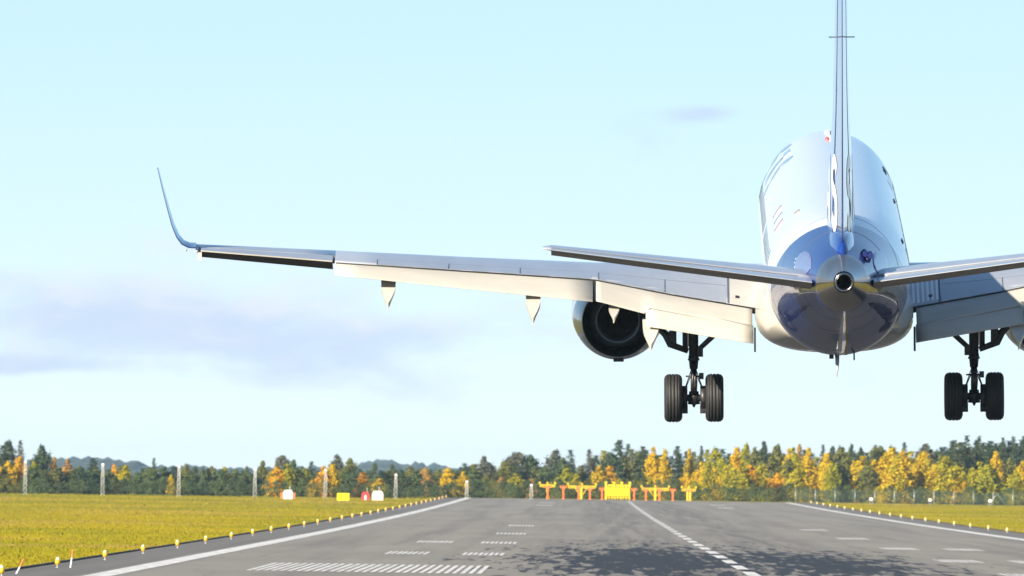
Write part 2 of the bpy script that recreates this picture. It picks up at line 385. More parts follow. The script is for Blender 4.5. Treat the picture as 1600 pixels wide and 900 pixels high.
def bar(name, x0, x1, y0, y1, n):
    w = (x1-x0)/n; mb = MB()
    for i in range(n):
        a = x0+w*i+w*rnd.uniform(.02, .08); b_ = a+w*rnd.uniform(.56, .68); e0, e1 = rnd.uniform(-.8, .8), rnd.uniform(-.8, .8)
        mb.add([(a,y0+e0,zg(y0)+.008),(b_,y0+e0,zg(y0)+.008),(b_,y1+e1,zg(y1)+.008),(a,y1+e1,zg(y1)+.008)], [(0,1,2,3)])
    return mb.build(name, M['paint'], rw, False)
for s in (-1, 1):
    for i in range(29):                                     # aiming point: twenty-nine painted stripes each side
        x = 9.75+i*.291; bar('aiming_stripe', s*(x+.13)-.13, s*(x+.13)+.13, 610, 668, 1)
    for y0, nb in ((762, 2), (906, 2), (1064, 1), (1246, 1), (2010, 1), (2150, 1)):
        for j in range(nb):
            xa = 9.7+3.4*j; bar('touchdown_bar', min(s*xa, s*(xa+1.9)), max(s*xa, s*(xa+1.9)), y0, y0+27, 8)
    for i in range(6): bar('threshold_stripe', s*(3.0+i*3.4)-.9, s*(3.0+i*3.4)+.9, 310, 340, 1)

# grass tufts along both verges
def tufts():
    V = []; F = []
    def put(x, y, h, w):
        z = zg(y)-.07; k = len(V)
        for q in range(3):
            a = rnd.uniform(0, math.pi); dx, dy = math.cos(a)*w*.5, math.sin(a)*w*.5
            lx, ly = rnd.uniform(-.5, .5)*h, rnd.uniform(-.5, .5)*h
            ox, oy = rnd.uniform(-.5, .5)*w, rnd.uniform(-.5, .5)*w; i = len(V)
            V.extend([(x+ox-dx, y+oy-dy, z), (x+ox+dx, y+oy+dy, z), (x+ox+lx, y+oy+ly, z+h*rnd.uniform(.7, 1.1))])
            nx_ = dy*2*(V[i+2][2]-z); ny_ = -dx*2*(V[i+2][2]-z)
            F.append((i, i+1, i+2) if ny_*-1.0+nx_*-.4 > 0 else (i+1, i, i+2))
    Y = 540.0
    for side in (-1, 1):
        n = 120000 if side < 0 else 60000; c = 0
        while c < n:
            y = 540 + (1900*(rnd.random()**1.5)) if side < 0 else 1050 + 1380*(rnd.random()**1.2)
            lim = abs(CAMX - 950/FPX*y) + 8 if side < 0 else CAMX + 700/FPX*y + 10
            if lim < 26.2: lim = 27.5
            x = side*(25.75 + (lim-25.75)*rnd.random())
            h = rnd.uniform(.04, .12)*(1.0 + (.8 if rnd.random() < .04 else 0)); put(x, y, h, rnd.uniform(.06, .18)); c += 1
        for q in range(16000):                                # denser fringe right at the asphalt
            y = 540 + 1850*rnd.random(); put(side*(25.76+abs(rnd.gauss(0, .35))), y, rnd.uniform(.04, .12), .12)
    me = bpy.data.meshes.new('grass_tufts'); me.from_pydata(V, [], F); me.materials.append(M['blade']); me.update()
    me.polygons.foreach_set('use_smooth', [True]*len(F)); q = random.Random(3)
    me.normals_split_custom_set_from_vertices([Vector((q.gauss(0,.30), -.42+q.gauss(0,.30), .85)).normalized() for _ in V])   # blades lean, a sward shades as one surface
    return me
o = link('grass_tufts', tufts()); tag(o, 'short olive and straw coloured autumn grass on both runway verges', 'grass', kind='stuff')

# ------------------------------------------------------------------ the airliner (x right, y forward, z up, origin on the fuselage axis over the main gear)
AIR = empty('airliner', (-1.0631, 365.742, 8.3652))
POSE = Matrix.Rotation(-.0026, 4, 'Z') @ Matrix.Rotation(.0844, 4, 'X') @ Matrix.Rotation(-.0211, 4, 'Y')
AIR.rotation_euler = POSE.to_euler()
tag(AIR, 'blue tailed twin jet airliner seen from behind with its wheels down over the runway', 'airplane')

FS = [(18.05,-.45,.02,.02),(17.85,-.44,.27,.25),(17.4,-.39,.55,.53),(16.6,-.27,.90,.90),(15.4,-.12,1.22,1.28),(14.0,-.03,1.42,1.54),(12.4,0,1.505,1.675),
      (-7.6,0,1.505,1.675),(-9.2,.03,1.495,1.645),(-10.6,.10,1.45,1.56),(-12,.21,1.355,1.43),(-13.4,.33,1.225,1.275),(-14.8,.43,1.07,1.10),(-16.2,.51,.91,.925),(-17.6,.575,.735,.75),(-18.9,.61,.542,.562)]
_fy = [f[0] for f in FS][::-1]
def fus(y): return tuple(float(np.interp(y, _fy, [f[k] for f in FS][::-1])) for k in (1, 2, 3))
def fus_s(y):                                                # smoothed sections
    if -9 < y < 12: return fus(y)
    a = np.array([fus(y+d) for d in (-.6, -.3, 0, .3, .6)]) if -18.3 < y < 15 else np.array([fus(y)])
    return tuple(a.mean(0))
def fpt(y, th, off=0.0):                                     # point on the skin; th from the top, positive to the right
    zc, rx, rz = fus_s(y); return ((rx+off)*math.sin(th), y, zc+(rz+off)*math.cos(th))
ys = [18.05,17.95,17.85,17.6,17.4,17,16.6,16,15.4,14.7,14,13.2,12.4,11] + [9,6,3,0,-3,-6] + [-7.6-.35*i for i in range(33)]
ys = [y for y in ys if y > -18.9] + [-18.9]
NS = 96
mb = MB().loft([[fpt(y, 2*math.pi*k/NS) for k in range(NS)] for y in ys])
FUS = mb.build('fuselage', M['fuselage'], AIR)

def patch(name, y0, y1, t0, t1, material, off=.006, ny=2, ntn=6, parent=None, shape=None):
    mb = MB(); rows = []
    for i in range(ny+1):
        y = y0+(y1-y0)*i/ny; a, b_ = t0, t1
        if shape: a, b_ = shape(i/ny, t0, t1)
        rows.append([fpt(y, a+(b_-a)*j/ntn, off) for j in range(ntn+1)])
    mb.loft(rows, False, False, True)
    low = [[fpt(y0+(y1-y0)*i/ny, (shape(i/ny, t0, t1)[0] if shape else t0)+((shape(i/ny, t0, t1)[1]-shape(i/ny, t0, t1)[0]) if shape else (t1-t0))*j/ntn, -.01) for j in range(ntn+1)] for i in range(ny+1)]
    ringu = rows[0] + [r[-1] for r in rows[1:]] + rows[-1][-2::-1] + [r[0] for r in rows[-2:0:-1]]
    ringl = low[0] + [r[-1] for r in low[1:]] + low[-1][-2::-1] + [r[0] for r in low[-2:0:-1]]
    mb.loft([ringu, ringl], True, False, False)
    return mb.build(name, material, parent or FUS)
# cabin windows and doors
wme = None
for s in (-1, 1):
    for i in range(29):
        y = 12.6 - .79*i
        if -1.0 < y < -.2: continue
        t0 = math.acos(.58/1.675); t1 = math.acos(.24/1.675)
        patch('cabin_window', y-.13, y+.13, s*t0, s*t1, M['glass'], .004, 1, 3)
    for y in (14.2,):
        patch('cabin_door', y-.36, y+.36, s*R(64), s*R(122), M['fuselage'] if y < 0 else M['silver'], .002, 2, 8)
# small marks, scoops and seams on the skin
patch('skin_seam', -13.62, -13.60, R(8), R(100), M['line'], .003, 1, 20); patch('skin_seam', -13.62, -13.60, R(-100), R(-8), M['line'], .003, 1, 20)
patch('skin_seam', -15.9, -15.885, R(10), R(70), M['line'], .003, 1, 16); patch('skin_seam', -15.9, -15.885, R(-70), R(-10), M['line'], .003, 1, 16)
patch('service_panel', 9.0, 10.4, R(-40), R(-33), M['silver'], .004)
patch('service_panel', 8.5, 10.0, R(52), R(56), M['line'], .01)
patch('vent_scoop', 2.0, 2.8, R(61), R(63), M['black'], .02); patch('vent_scoop', -9.9, -9.1, R(62), R(65), M['black'], .015)
patch('vent_scoop', 3.2, 3.7, R(-63), R(-61), M['tan'], .012)
for k_ in range(3): patch('flag_stripe', -4.7-2.05*k_, -3.3-2.05*k_, R(-59), R(-48), (M['flagred'], M['flagblue'], M['flagred'])[k_], .004)
patch('alliance_emblem', -10.3, -9.2, R(-37), R(-32), M['tan'], .004)

for y_ in (-18.72, -18.5):
    mb = MB(); mb.loft([[fpt(y_+d, R(110)+R(140)*j/40, .004) for j in range(41)] for d in (-.012, .012)], False, False); mb.build('skin_seam', M['line'], FUS, False)
for y_ in (-9.3, -11.2, -14.6, -16.9):
    mb = MB(); mb.loft([[fpt(y_+d, R(105)+R(150)*j/40, .003) for j in range(41)] for d in (-.012, .012)], False, False); mb.build('skin_seam', M['line'], FUS, False)
# strokes of lettering mapped on a surface
def stroke(mb, pts, w, fn, closed=False):
    pts = [Vector(p).to_2d() if len(p) == 3 else Vector(p) for p in pts]; d = []
    for a, b_ in zip(pts[:-1], pts[1:]):
        n = max(1, int((b_-a).length/.08))
        d += [a.lerp(b_, i/n) for i in range(n)]
    d.append(pts[-1]); L = []; Rr = []
    for i, p in enumerate(d):
        tn = (d[min(i+1, len(d)-1)]-d[max(i-1, 0)]).normalized(); nn = Vector((-tn.y, tn.x))*w/2
        L.append(fn(*(p+nn))); Rr.append(fn(*(p-nn)))
    mb.loft([L, Rr], False, False, True)
def glyph_S():
    p = []
    for a in range(25, 271, 15): p.append((.5+.36*math.cos(R(a)), .735+.215*math.sin(R(a))))
    for a in range(75, -161, -15): p.append((.5+.36*math.cos(R(a)), .265+.235*math.sin(R(a))))
    return [p]
GL = {'S': glyph_S(), 'A': [[(.06,.03),(.5,.97)],[(.94,.03),(.5,.97)],[(.25,.33),(.75,.33)]],
      'L': [[(.2,1),(.2,.05),(.7,.05)]], 'i': [[(.3,.65),(.3,0)],[(.3,.85),(.3,.97)]], 'n': [[(.15,.65),(.15,0)],[(.15,.5),(.4,.65),(.65,.5),(.65,0)]], 'k': [[(.15,1),(.15,0)],[(.15,.3),(.6,.65)],[(.3,.42),(.65,0)]]}
def lettering(name, text, adv, h, w, fn, material, parent, wf=1.0):
    for i, ch in enumerate(text):
        mb = MB(); dot = None
        for k, st in enumerate(GL[ch]):
            if ch == 'i' and k == 1: dot = MB(); stroke(dot, [(i*adv+px*h*wf, py*h) for px, py in st], w, fn)
            else: stroke(mb, [(i*adv+px*h*wf, py*h) for px, py in st], w, fn)
        mb.build(name, material, parent, False)
        if dot: dot.build('letter_dot', material, parent, False)
# titles on the forward fuselage sides and the small word on the blue rear
lettering('letter', 'SAS', 2.0, .95, .26, lambda a, b_: fpt(12.0-a, -(R(68)-b_/1.6), .005), M['pale_letter'], FUS)
lettering('letter', 'SAS', 2.0, .95, .26, lambda a, b_: fpt(6.4+a, (R(92)-b_/1.6), .005), M['pale_letter'], FUS)
lettering('letter', 'Link', .075, .20, .022, lambda a, b_: fpt(-16.1+b_*3.2, -(R(67)+a*1.05), .006), M['white'], FUS, .30)

# bare metal tailcone with the exhaust pipe
TC = [(-18.9,.61,.56),(-18.96,.612,.578),(-19.08,.617,.57),(-19.4,.64,.49),(-19.8,.672,.38),(-20.2,.71,.285),(-20.5,.742,.215)]
mb = MB().loft([[(.965*r*math.sin(2*math.pi*k/64), y, zc+r*math.cos(2*math.pi*k/64)) for k in range(64)] for y, zc, r in TC], True, False)
CONE = mb.build('tail_cone', M['bare'], AIR)
mb = MB(); zc = .745
mb.lathe([(-20.45,.17),(-20.62,.195),(-20.68,.185),(-20.66,.145),(-20.4,.14)], 'Y', (0,0,zc), 40)
mb.build('exhaust_ring', M['chrome'], CONE)
MB().lathe([(-19.2,.137),(-19.198,.001)], 'Y', (0,0,zc), 32).build('exhaust_bore', M['soot'], CONE)
MB().lathe([(-20.6,.142),(-19.15,.139)], 'Y', (0,0,zc), 32).build('exhaust_liner', M['soot'], CONE)

# fin and rudder
def fin_le(z): return -12.9 - (z-1.2)*.88
def fin_te(z): return -18.55 - (z-1.2)*.30
def fin_half(y, z):
    c = fin_le(z)-fin_te(z); s_ = min(max((fin_le(z)-y)/c, 0), 1)
    tmax = lerp([1.2, 1.8, 4.4, 5.6, 7.4], [.285, .275, .155, .14, .10], z)
    return tmax*(math.sqrt(max(0, 1-(1-s_/.38)**2)) if s_ < .38 else (1-((s_-.38)/.62)**1.45)*.985+.006)
def fin_ring(z, s0, s1, off=0, n=18):
    c = fin_le(z)-fin_te(z); L = []; Rr = []
    for i in range(n+1):
        q = i/n; q = s0+(s1-s0)*q
        if s0 == 0: q = s1*(i/n)**1.7
        y = fin_le(z)-c*q; h = fin_half(y, z)+off; L.append((-h, y, z)); Rr.append((h, y, z))
    return L + Rr[::-1]
zz = [.9, 1.3, 1.7, 2.2, 3, 4, 5, 6, 7, 7.4]
FIN = MB().loft([fin_ring(z, 0, .70) for z in zz]).build('fin', M['blue'], AIR)
RUD = MB().loft([fin_ring(z, .705, 1.0, 0, 10) for z in [1.42, 1.7, 2.2, 3, 4, 5, 6, 7, 7.3]]).build('rudder', M['blue'], FIN)
mb = MB()                                                   # fairing that narrows under the rudder
def ffr(y, w, zt_, zb_): return [(w*math.cos(math.pi*k/12)*(1.0), y, zb_+(zt_-zb_)*math.sin(math.pi*k/12)**.8) for k in range(13)]
mb.loft([ffr(-14.5, .33, 1.62, 1.1), ffr(-16.6, .31, 1.60, 1.0), ffr(-17.7, .26, 1.56, .95), ffr(-18.4, .15, 1.42, .95), ffr(-18.75, .03, 1.30, 1.0)])
mb.build('fin_fairing', M['blue'], FIN)
for s in (-1, 1):
    mb = MB(); z_ = [1.45+.5*i for i in range(12)]
    mb.loft([[(s*(fin_half(fin_le(z)-.702*(fin_le(z)-fin_te(z)), z)+.006), fin_le(z)-(.702+d)*(fin_le(z)-fin_te(z)), z) for d in (-.0022, .0022)] for z in z_], False, False); mb.build('hinge_seam', M['line'], FIN)
    if s < 0: fn = lambda a, b_: (-(fin_half(-13.75-a-.25*(b_-.7), 1.62+b_)+.006), -13.75-a-.25*(b_-.7), 1.62+b_)
    else: fn = lambda a, b_: (fin_half(-18.1+a-.25*(b_-.7), 1.62+b_)+.006, -18.1+a-.25*(b_-.7), 1.62+b_)
    lettering('letter', 'SAS', 1.52, 1.42, .30, fn, M['white'], FIN, .92)
MB().tube([(-.26,-18.9,5.55),(.26,-18.9,5.55)], .012, 6).build('fin_antenna', M['black'], FIN)

# horizontal tail
def build_tail(s):
    X = [.45, .9, 1.6, 2.8, 4.2, 5.4, 5.85, 6.02]
    def le(x): return -15.55-.56*x - (.25 if x > 5.9 else 0)
    def te(x): return -18.75-.235*x
    def zt(x): return .555+.1485*(x-.45)
    def ring(x, s0, s1, n=14):
        c = le(x)-te(x); tk = .042*c*(1 if x < 5.95 else .35); U = []; L = []
        for i in range(n+1):
            q = s0+(s1-s0)*((i/n)**1.6 if s0 == 0 else i/n); y = le(x)-c*q
            h = tk*(math.sqrt(max(0, 1-(1-q/.35)**2)) if q < .35 else 1-((q-.35)/.65)**1.5)
            lift = .0 if q < .68 else (q-.68)*c*.055
            drop = .6*h if q < .68 else .6*h
            U.append((s*x, y, zt(x)+h*.85+lift+.02)); L.append((s*x, y, zt(x)-h*1.0+lift*1.0-.005+.02))
        return U+L[::-1]
    H = MB().loft([ring(x, 0, .68) for x in X]).build('tailplane', M['wing'], AIR)
    mb = MB()
    def el_(x):
        c = le(x)-te(x); yh = le(x)-.69*c; yt = te(x); z = zt(x); d = .12*c/3.2+.02
        return [(s*x, yh, z+.045*c/3+.02), (s*x, yt, z+.045), (s*x, yt, z+.03), (s*x, yh, z-.03-d)]
    XE = [.62]+X[1:-1]
    E_ = MB().loft([el_(x) for x in XE], True, True, False).build('elevator', M['wing'], H)
    MB().loft([[(a, b_+(.004 if k_ == 2 else 0), c-.004) for k_, (a, b_, c) in ((2, el_(x)[2]), (3, el_(x)[3]))] for x in XE], False, False, False).build('elevator_shade_skin', M['underside'], H)  # darker sheet painting the shade below the elevator
    mb = MB().loft([[(s*x, le(x)-.685*(le(x)-te(x))+d, zt(x)+.045*(le(x)-te(x))/3+.034) for d in (-.006, .006)] for x in X[1:-1]], False, False); mb.build('elevator_seam', M['line'], H)
    # sliding seal plate where the tailplane meets the body
    def shp(q, a, b_):
        m_ = (a+b_)/2; w = (b_-a)/2*math.sqrt(max(.02, 1-(2*q-1)**2)); return m_-w, m_+w
    patch('seal_plate', -17.9, -15.6, s*R(52), s*R(86), M['seal'], .010, 12, 6, None, shp)
for s in (-1, 1): build_tail(s)

# wings
WX  = [0, 1.5, 3.42, 5.03, 7.8, 10.5, 13.41]
WTY = [-1.0, -1.2, -1.5, -1.75, -2.3, -2.9, -3.5]
WTZ = [-1.45, -1.22, -.87, -.53, -.287, -.05, .245]
WCZ = [-.62, -.53, -.45, -.38, -.16, .075, .315]
def w_le(x): return 4.6-.51*x
def w_te(x): return lerp(WX, WTY, x)
def w_tz(x): return lerp(WX, WTZ, x)
def w_cz(x): return lerp(WX, WCZ, x)
def w_up(x, q):
    c = w_le(x)-w_te(x); cz, tz = w_cz(x), w_tz(x); zl = cz-.055*c
    if q < .35: return zl+(cz-zl)*math.sqrt(max(0, 1-(1-q/.35)**2))
    return cz+(tz-cz)*((q-.35)/.65)**1.45
def w_lo(x, q):
    c = w_le(x)-w_te(x); cz, tz = w_cz(x), w_tz(x); zl = cz-.055*c; zb = zl-.055*c
    if q < .35: return zl+(zb-zl)*math.sqrt(max(0, 1-(1-q/.35)**2))
    e = tz-.035-.012*c
    return zb+(e-zb)*((q-.35)/.65)**1.2
def wy(x, q): return w_le(x)-(w_le(x)-w_te(x))*q
def w_ring(s, x, s1=1.0, n=20):
    U = [(s*x, wy(x, s1*(i/n)**1.6), w_up(x, s1*(i/n)**1.6)) for i in range(n+1)]
    L = [(s*x, wy(x, s1*(i/n)**1.6), w_lo(x, s1*(i/n)**1.6)) for i in range(n+1)]
    return U+L[::-1]
def slab(s, x0, x1, q0, q1, off, nx=6, nq=6, th=.02):
    mb = MB(); up = [[(s*x, wy(x, q), w_up(x, q)+off) for q in [q0+(q1-q0)*j/nq for j in range(nq+1)]] for x in [x0+(x1-x0)*i/nx for i in range(nx+1)]]
    mb.loft(up, False, False, True)
    ring = up[0]+[r[-1] for r in up[1:]]+up[-1][-2::-1]+[r[0] for r in up[-2:0:-1]]
    mb.loft([ring, [(a, b_, c-th) for a, b_, c in ring]], True, False, False)
    return mb
def build_wing(s):
    xs = sorted(set([0, .8, 1.5, 2.2, 2.8, 3.42, 4.2, 5.03, 6, 7, 7.8, 8.7, 9.6, 10.5]))
    mb = MB().loft([w_ring(s, x) for x in xs])
    xo = [10.5, 11.2, 12, 12.8, 13.4]
    mb.loft([w_ring(s, x, .70) for x in xo]); mb.loft([w_ring(s, x) for x in (13.36, 13.41)])
    WG = mb.build('wing', M['wing'], AIR)
    # aileron deflected up, its underside shade painted as a darker skin
    def ail(x):
        yh, zh = wy(x, .705), w_up(x, .705); yt, zt = w_te(x), w_tz(x)
        return [(s*x, yh, zh+.004), (s*x, yt, zt+.012), (s*x, yt, zt-.004), (s*x, yh, zt-.15-.02*(13.4-x))]
    MB().loft([ail(x) for x in (10.55, 11.5, 12.4, 13.3)], True, True, False).build('aileron', M['wing'], WG)
    MB().loft([[(a, b_+(.004 if k_ == 2 else 0), c-.004) for k_, (a, b_, c) in ((2, ail(x)[2]), (3, ail(x)[3]))] for x in (10.56, 11.5, 12.4, 13.29)], False, False, False).build('aileron_shade_skin', M['shade_skin'], WG)
    MB().loft([[(s*x, w_te(x)-.004, w_tz(x)-a) for a in (-.015, .012)] for x in (10.56, 12, 13.3)], False, False, False).build('aileron_trailing_edge', M['flap'], WG)
    MB().box(min(s*13.28, s*13.36), max(s*13.28, s*13.36), w_te(13.3)-.05, w_te(13.3)+.35, w_tz(13.3)-.19, w_tz(13.3)-.03).build('aileron_end_fairing', M['fairing'], WG)
    # dark strip under the spoilers, painting the slot shade above the flaps
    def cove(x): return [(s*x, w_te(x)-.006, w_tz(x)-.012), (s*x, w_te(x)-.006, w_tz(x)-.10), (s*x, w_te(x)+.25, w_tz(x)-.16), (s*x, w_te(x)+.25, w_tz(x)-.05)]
    MB().loft([cove(x) for x in (1.62, 3.42, 5.03, 7.8, 10.48)]).build('flap_slot_shade', M['cove'], WG)
    # spoilers and seams
    for x0, x1 in ((2.28, 3.55), (3.58, 4.95), (5.12, 6.6), (6.63, 8.1), (8.13, 9.6)):
        slab(s, x0, x1, .77, 1.0, .003).build('spoiler', M['wing'], WG, False)
        slab(s, x0, x1, .763, .767, .002, 6, 1, .01).build('spoiler_seam', M['line'], WG, False)
        slab(s, x1+.004, x1+.026, .76, 1.0, .004, 1, 4, .01).build('spoiler_seam', M['line'], WG, False)
    slab(s, 2.21, 2.25, .60, 1.0, .006, 1, 6, .01).build('root_seam', M['line'], WG, False)
    slab(s, 1.4, 2.2, .45, 1.0, .004, 3, 10, .01).build('root_panel', M['fairing'] if s < 0 else M['wing'], WG, False)
    slab(s, 2.0, 2.08, .90, .925, .02, 1, 1, .03).build('vortex_tab', M['black'], WG, False)
    if s > 0:
        for k in range(6): slab(s, 1.66+.10*k, 1.71+.10*k, .62, .97, .009, 1, 8, .01).build('root_stripe', M['white'], WG, False)  # white stripes on the right wing root only
    # flaps
    def flap_el(name, x0, x1, top, bot, material, nx=10, bulge=.035, th=.10):
        mb = MB(); rings = []
        for i in range(nx+1):
            x = x0+(x1-x0)*i/nx; a = Vector(top(x)); e = Vector(bot(x)); d = e-a; L = d.length; dn = d.normalized(); nn = Vector((dn[1]*-1, dn[0])) if False else Vector((-dn.y, dn.x))
            if nn.y < 0: nn = -nn                      # normal that points up and back
            U = []; Lw = []
            nose = a-dn*.10-nn*.02
            for j in range(9):
                q = j/8; U.append(a+d*q+nn*bulge*4*q*(1-q)*(1-.3*q)); Lw.append(a+d*q-nn*(th*(1-q)**.8+.006))
            ring = [nose-nn*th*.5]+[nose+nn*.005]+U+Lw[::-1]
            rings.append([(s*x, p.x, p.y) for p in ring])
        mb.loft(rings, True, True, True)
        return mb.build(name, material, WG)
    ft = lambda x: (w_te(x)-.03, w_tz(x)-.052)
    fo = flap_el('outboard_flap', 5.09, 10.5, ft, lambda x: (lerp([5.1, 7.79, 10.5], [-2.42, -2.88, -3.25], x), lerp([5.1, 7.79, 10.5], [-.965, -.642, -.306], x)), M['flap'])
    fi = flap_el('inboard_flap', 1.73, 5.02, ft, lambda x: (lerp([1.73, 3.985, 5.02], [-2.0, -2.2, -2.38], x), lerp([1.73, 3.985, 5.02], [-1.555, -1.10, -.95], x)) if x < 3.985 else (lerp([3.985, 5.02], [-2.25, -2.38], x), lerp([3.985, 4.0, 5.02], [-1.10, -1.235, -.95], x)), M['flap'], 26)
    fa = flap_el('aft_flap', 1.71, 3.975, lambda x: (lerp([1.71, 3.975], [-2.03, -2.14], x), lerp([1.71, 3.975], [-1.58, -1.095], x)), lambda x: (lerp([1.71, 3.975], [-2.33, -2.5], x), lerp([1.71, 3.975], [-1.875, -1.48], x)), M['flap'], 8, .02, .06)
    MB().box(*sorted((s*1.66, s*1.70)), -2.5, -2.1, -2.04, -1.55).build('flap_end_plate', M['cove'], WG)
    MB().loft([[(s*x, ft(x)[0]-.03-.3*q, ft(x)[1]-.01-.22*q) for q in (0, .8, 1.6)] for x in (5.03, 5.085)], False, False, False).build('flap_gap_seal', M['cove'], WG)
    # flap track fairings: keeled pods pointing down and aft
    for x, yt, zt, z0, w in ((9.38, -3.45, -1.05, -.50, .155), (6.34, -3.25, -1.39, -.86, .155), (4.64, -2.75, -1.40, -1.08, .12), (3.87, -2.95, -2.0, -1.42, .175)):
        y0 = yt+1.7; rings = []
        for i in range(12):
            q = i/11; y = y0+(yt-y0)*q; ww = w*(math.sin(math.pi*min(1, .25+.55*q)) if q < .55 else math.cos((q-.55)/.45*math.pi/2*.98))
            top = z0+.05-(.02+.30*q)*0.0-(zt-z0)*0 + (-(z0-zt)*.80*max(0, q-.45)/.55); zbm = z0-.10-(z0-zt-.10)*min(1, q*1.02)**1.3
            zbm = min(zbm, top-.02)
            rings.append([(s*x-ww, y, top), (s*x-ww*.98, y, top-(top-zbm)*.35), (s*x-ww*.55, y, top-(top-zbm)*.8), (s*x+(-.02), y, zbm), (s*x+ww*.55, y, top-(top-zbm)*.8), (s*x+ww*.98, y, top-(top-zbm)*.35), (s*x+ww, y, top)])
        MB().loft(rings, True, True, False).build('flap_track_fairing', M['fairing'], WG)
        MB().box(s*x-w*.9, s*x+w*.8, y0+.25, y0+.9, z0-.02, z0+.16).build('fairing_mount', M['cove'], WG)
    # winglet
    WL = [(13.41, -3.5, .285, 1.26, 0.0), (13.56, -3.55, .30, 1.20, .35), (13.70, -3.62, .38, 1.1, .8), (13.80, -3.72, .53, .98, 1.1), (13.89, -3.88, .78, .85, 1.25), (13.97, -4.05, 1.11, .72, 1.33), (14.07, -4.32, 1.57, .54, 1.36), (14.16, -4.6, 2.03, .34, 1.37), (14.17, -4.66, 2.06, .2, 1.37)]
    rings = []
    for x, yt, z, c, a in WL:
        nx_, nz_ = -math.sin(a), math.cos(a); U = []; L = []
        for i in range(13):
            q = (i/12)**1.5; h = .05*c*(math.sqrt(max(0, 1-(1-q/.35)**2)) if q < .35 else 1-((q-.35)/.65)**1.5)
            y = yt+c*(1-q); lift = 0
            U.append((s*(x+nx_*h), y, z+nz_*h)); L.append((s*(x-nx_*h*.7), y, z-nz_*h*.7))
        rings.append(U+L[::-1])
    MB().loft(rings).build('winglet', M['blue'], WG)
    MB().lathe([(0, .008), (.02, .02), (.22, .02), (.3, .01)], 'Y', (s*13.6, -3.72, .26), 10).build('position_light', M['lens'], WG)
    return WG
WINGS = {s: build_wing(s) for s in (-1, 1)}

# wing-to-body fairing
rings = []
for y, rx, rz, zc in [(6.4, .5, .15, -1.5), (5.6, 1.05, .42, -1.42), (4.4, 1.45, .66, -1.35), (3, 1.62, .80, -1.32), (0, 1.68, .83, -1.30), (-2.2, 1.66, .80, -1.28), (-3.8, 1.5, .68, -1.22), (-5.2, 1.2, .48, -1.2), (-6.4, .7, .2, -1.3)]:
    ring = []
    for k in range(48):
        a = 2*math.pi*k/48; c_, s_ = math.cos(a), math.sin(a); e = 2/2.6
        ring.append((rx*math.copysign(abs(c_)**e, c_), y, zc+rz*math.copysign(abs(s_)**e, s_)))
    rings.append(ring)
MB().loft(rings).build('wing_body_fairing', M['fairing'], AIR)

# engines
def build_engine(s):
    cx, cz = s*4.57, -1.64; c = (cx, 0, cz)
    E_ = MB().lathe([(6.05,.80),(6.12,.84),(6.10,.89),(5.8,.945),(5.0,1.0),(3.8,1.0),(2.8,.955),(1.8,.87),(.95,.775),(.92,.762),(.95,.75),(1.5,.765),(2.4,.78)], 'Y', c, 64).build('engine_nacelle', M['nacelle'], AIR)
    MB().lathe([(1.0,.747),(1.6,.745),(2.6,.74)], 'Y', c, 48).build('nozzle_liner', M['liner'], E_)
    MB().lathe([(2.6,.70),(2.1,.665),(1.6,.58),(1.25,.475),(1.22,.455),(1.3,.44),(2.2,.43)], 'Y', c, 48).build('core_cowl', M['duct'], E_)
    MB().lathe([(2.62,.76),(2.6,.3)], 'Y', c, 40).build('duct_backplate', M['soot'], E_)
    MB().lathe([(2.1,.44),(2.05,.02)], 'Y', c, 40).build('turbine_disc', M['soot'], E_)
    MB().lathe([(2.1,.30),(1.7,.24),(1.2,.12),(.95,.045),(.9,.005)], 'Y', c, 28).build('exhaust_plug', M['soot'], E_)
    MB().loft([[(cx-.17,5.0,cz+.9),(cx+.17,5.0,cz+.9),(cx+.17,5.0,cz+1.0),(cx-.17,5.0,cz+1.0)],[(cx-.17,3.0,cz+.85),(cx+.17,3.0,cz+.85),(cx+.17,3.0,cz+1.25),(cx-.17,3.0,cz+1.25)],[(cx-.13,1.0,cz+.75),(cx+.13,1.0,cz+.75),(cx+.13,1.0,cz+1.2),(cx-.13,1.0,cz+1.2)],[(cx-.03,-.4,cz+.9),(cx+.03,-.4,cz+.9),(cx+.03,-.4,cz+1.1),(cx-.03,-.4,cz+1.1)]], True, True, False).build('pylon', M['wing'], E_)
    MB().box(cx-.10, cx+.12, .95, 1.6, cz-.855, cz-.78).build('drain_mast', M['gear'], E_)
    for y in (2.0, 3.4): MB().lathe([(y,.895 if y < 3 else .989),(y+.02,.897 if y < 3 else .991)], 'Y', c, 48).build('cowl_seam', M['line'], E_)
for s in (-1, 1): build_engine(s)

# main landing gear
def tyre_mesh(r, w, n=44):
    prof = [(-w/2+.03, r*.52), (-w/2, r*.62), (-w/2, r*.80), (-w/2+.02, r*.91), (-w/2+.065, r*.98)]
    gx = [-.105, -.036, .036, .105] if w > .3 else [0]
    for g_ in gx: prof += [(g_-.009, r*1.0), (g_-.006, r*.972), (g_+.006, r*.972), (g_+.009, r*1.0)]
    prof += [(w/2-.065, r*.98), (w/2-.02, r*.91), (w/2, r*.80), (w/2, r*.62), (w/2-.03, r*.52)]
    return MB().lathe(prof, 'X', (0,0,0), n).mesh('tyre')
TY = tyre_mesh(.512, .385); TY.materials.append(M['rubber'])
RIM = MB().lathe([(-.15,.04),(-.15,.16),(-.12,.20),(-.165,.255),(-.165,.285),(.165,.285),(.165,.255),(.12,.20),(.15,.16),(.15,.04)], 'X', (0,0,0), 28).mesh('rim'); RIM.materials.append(M['gear'])
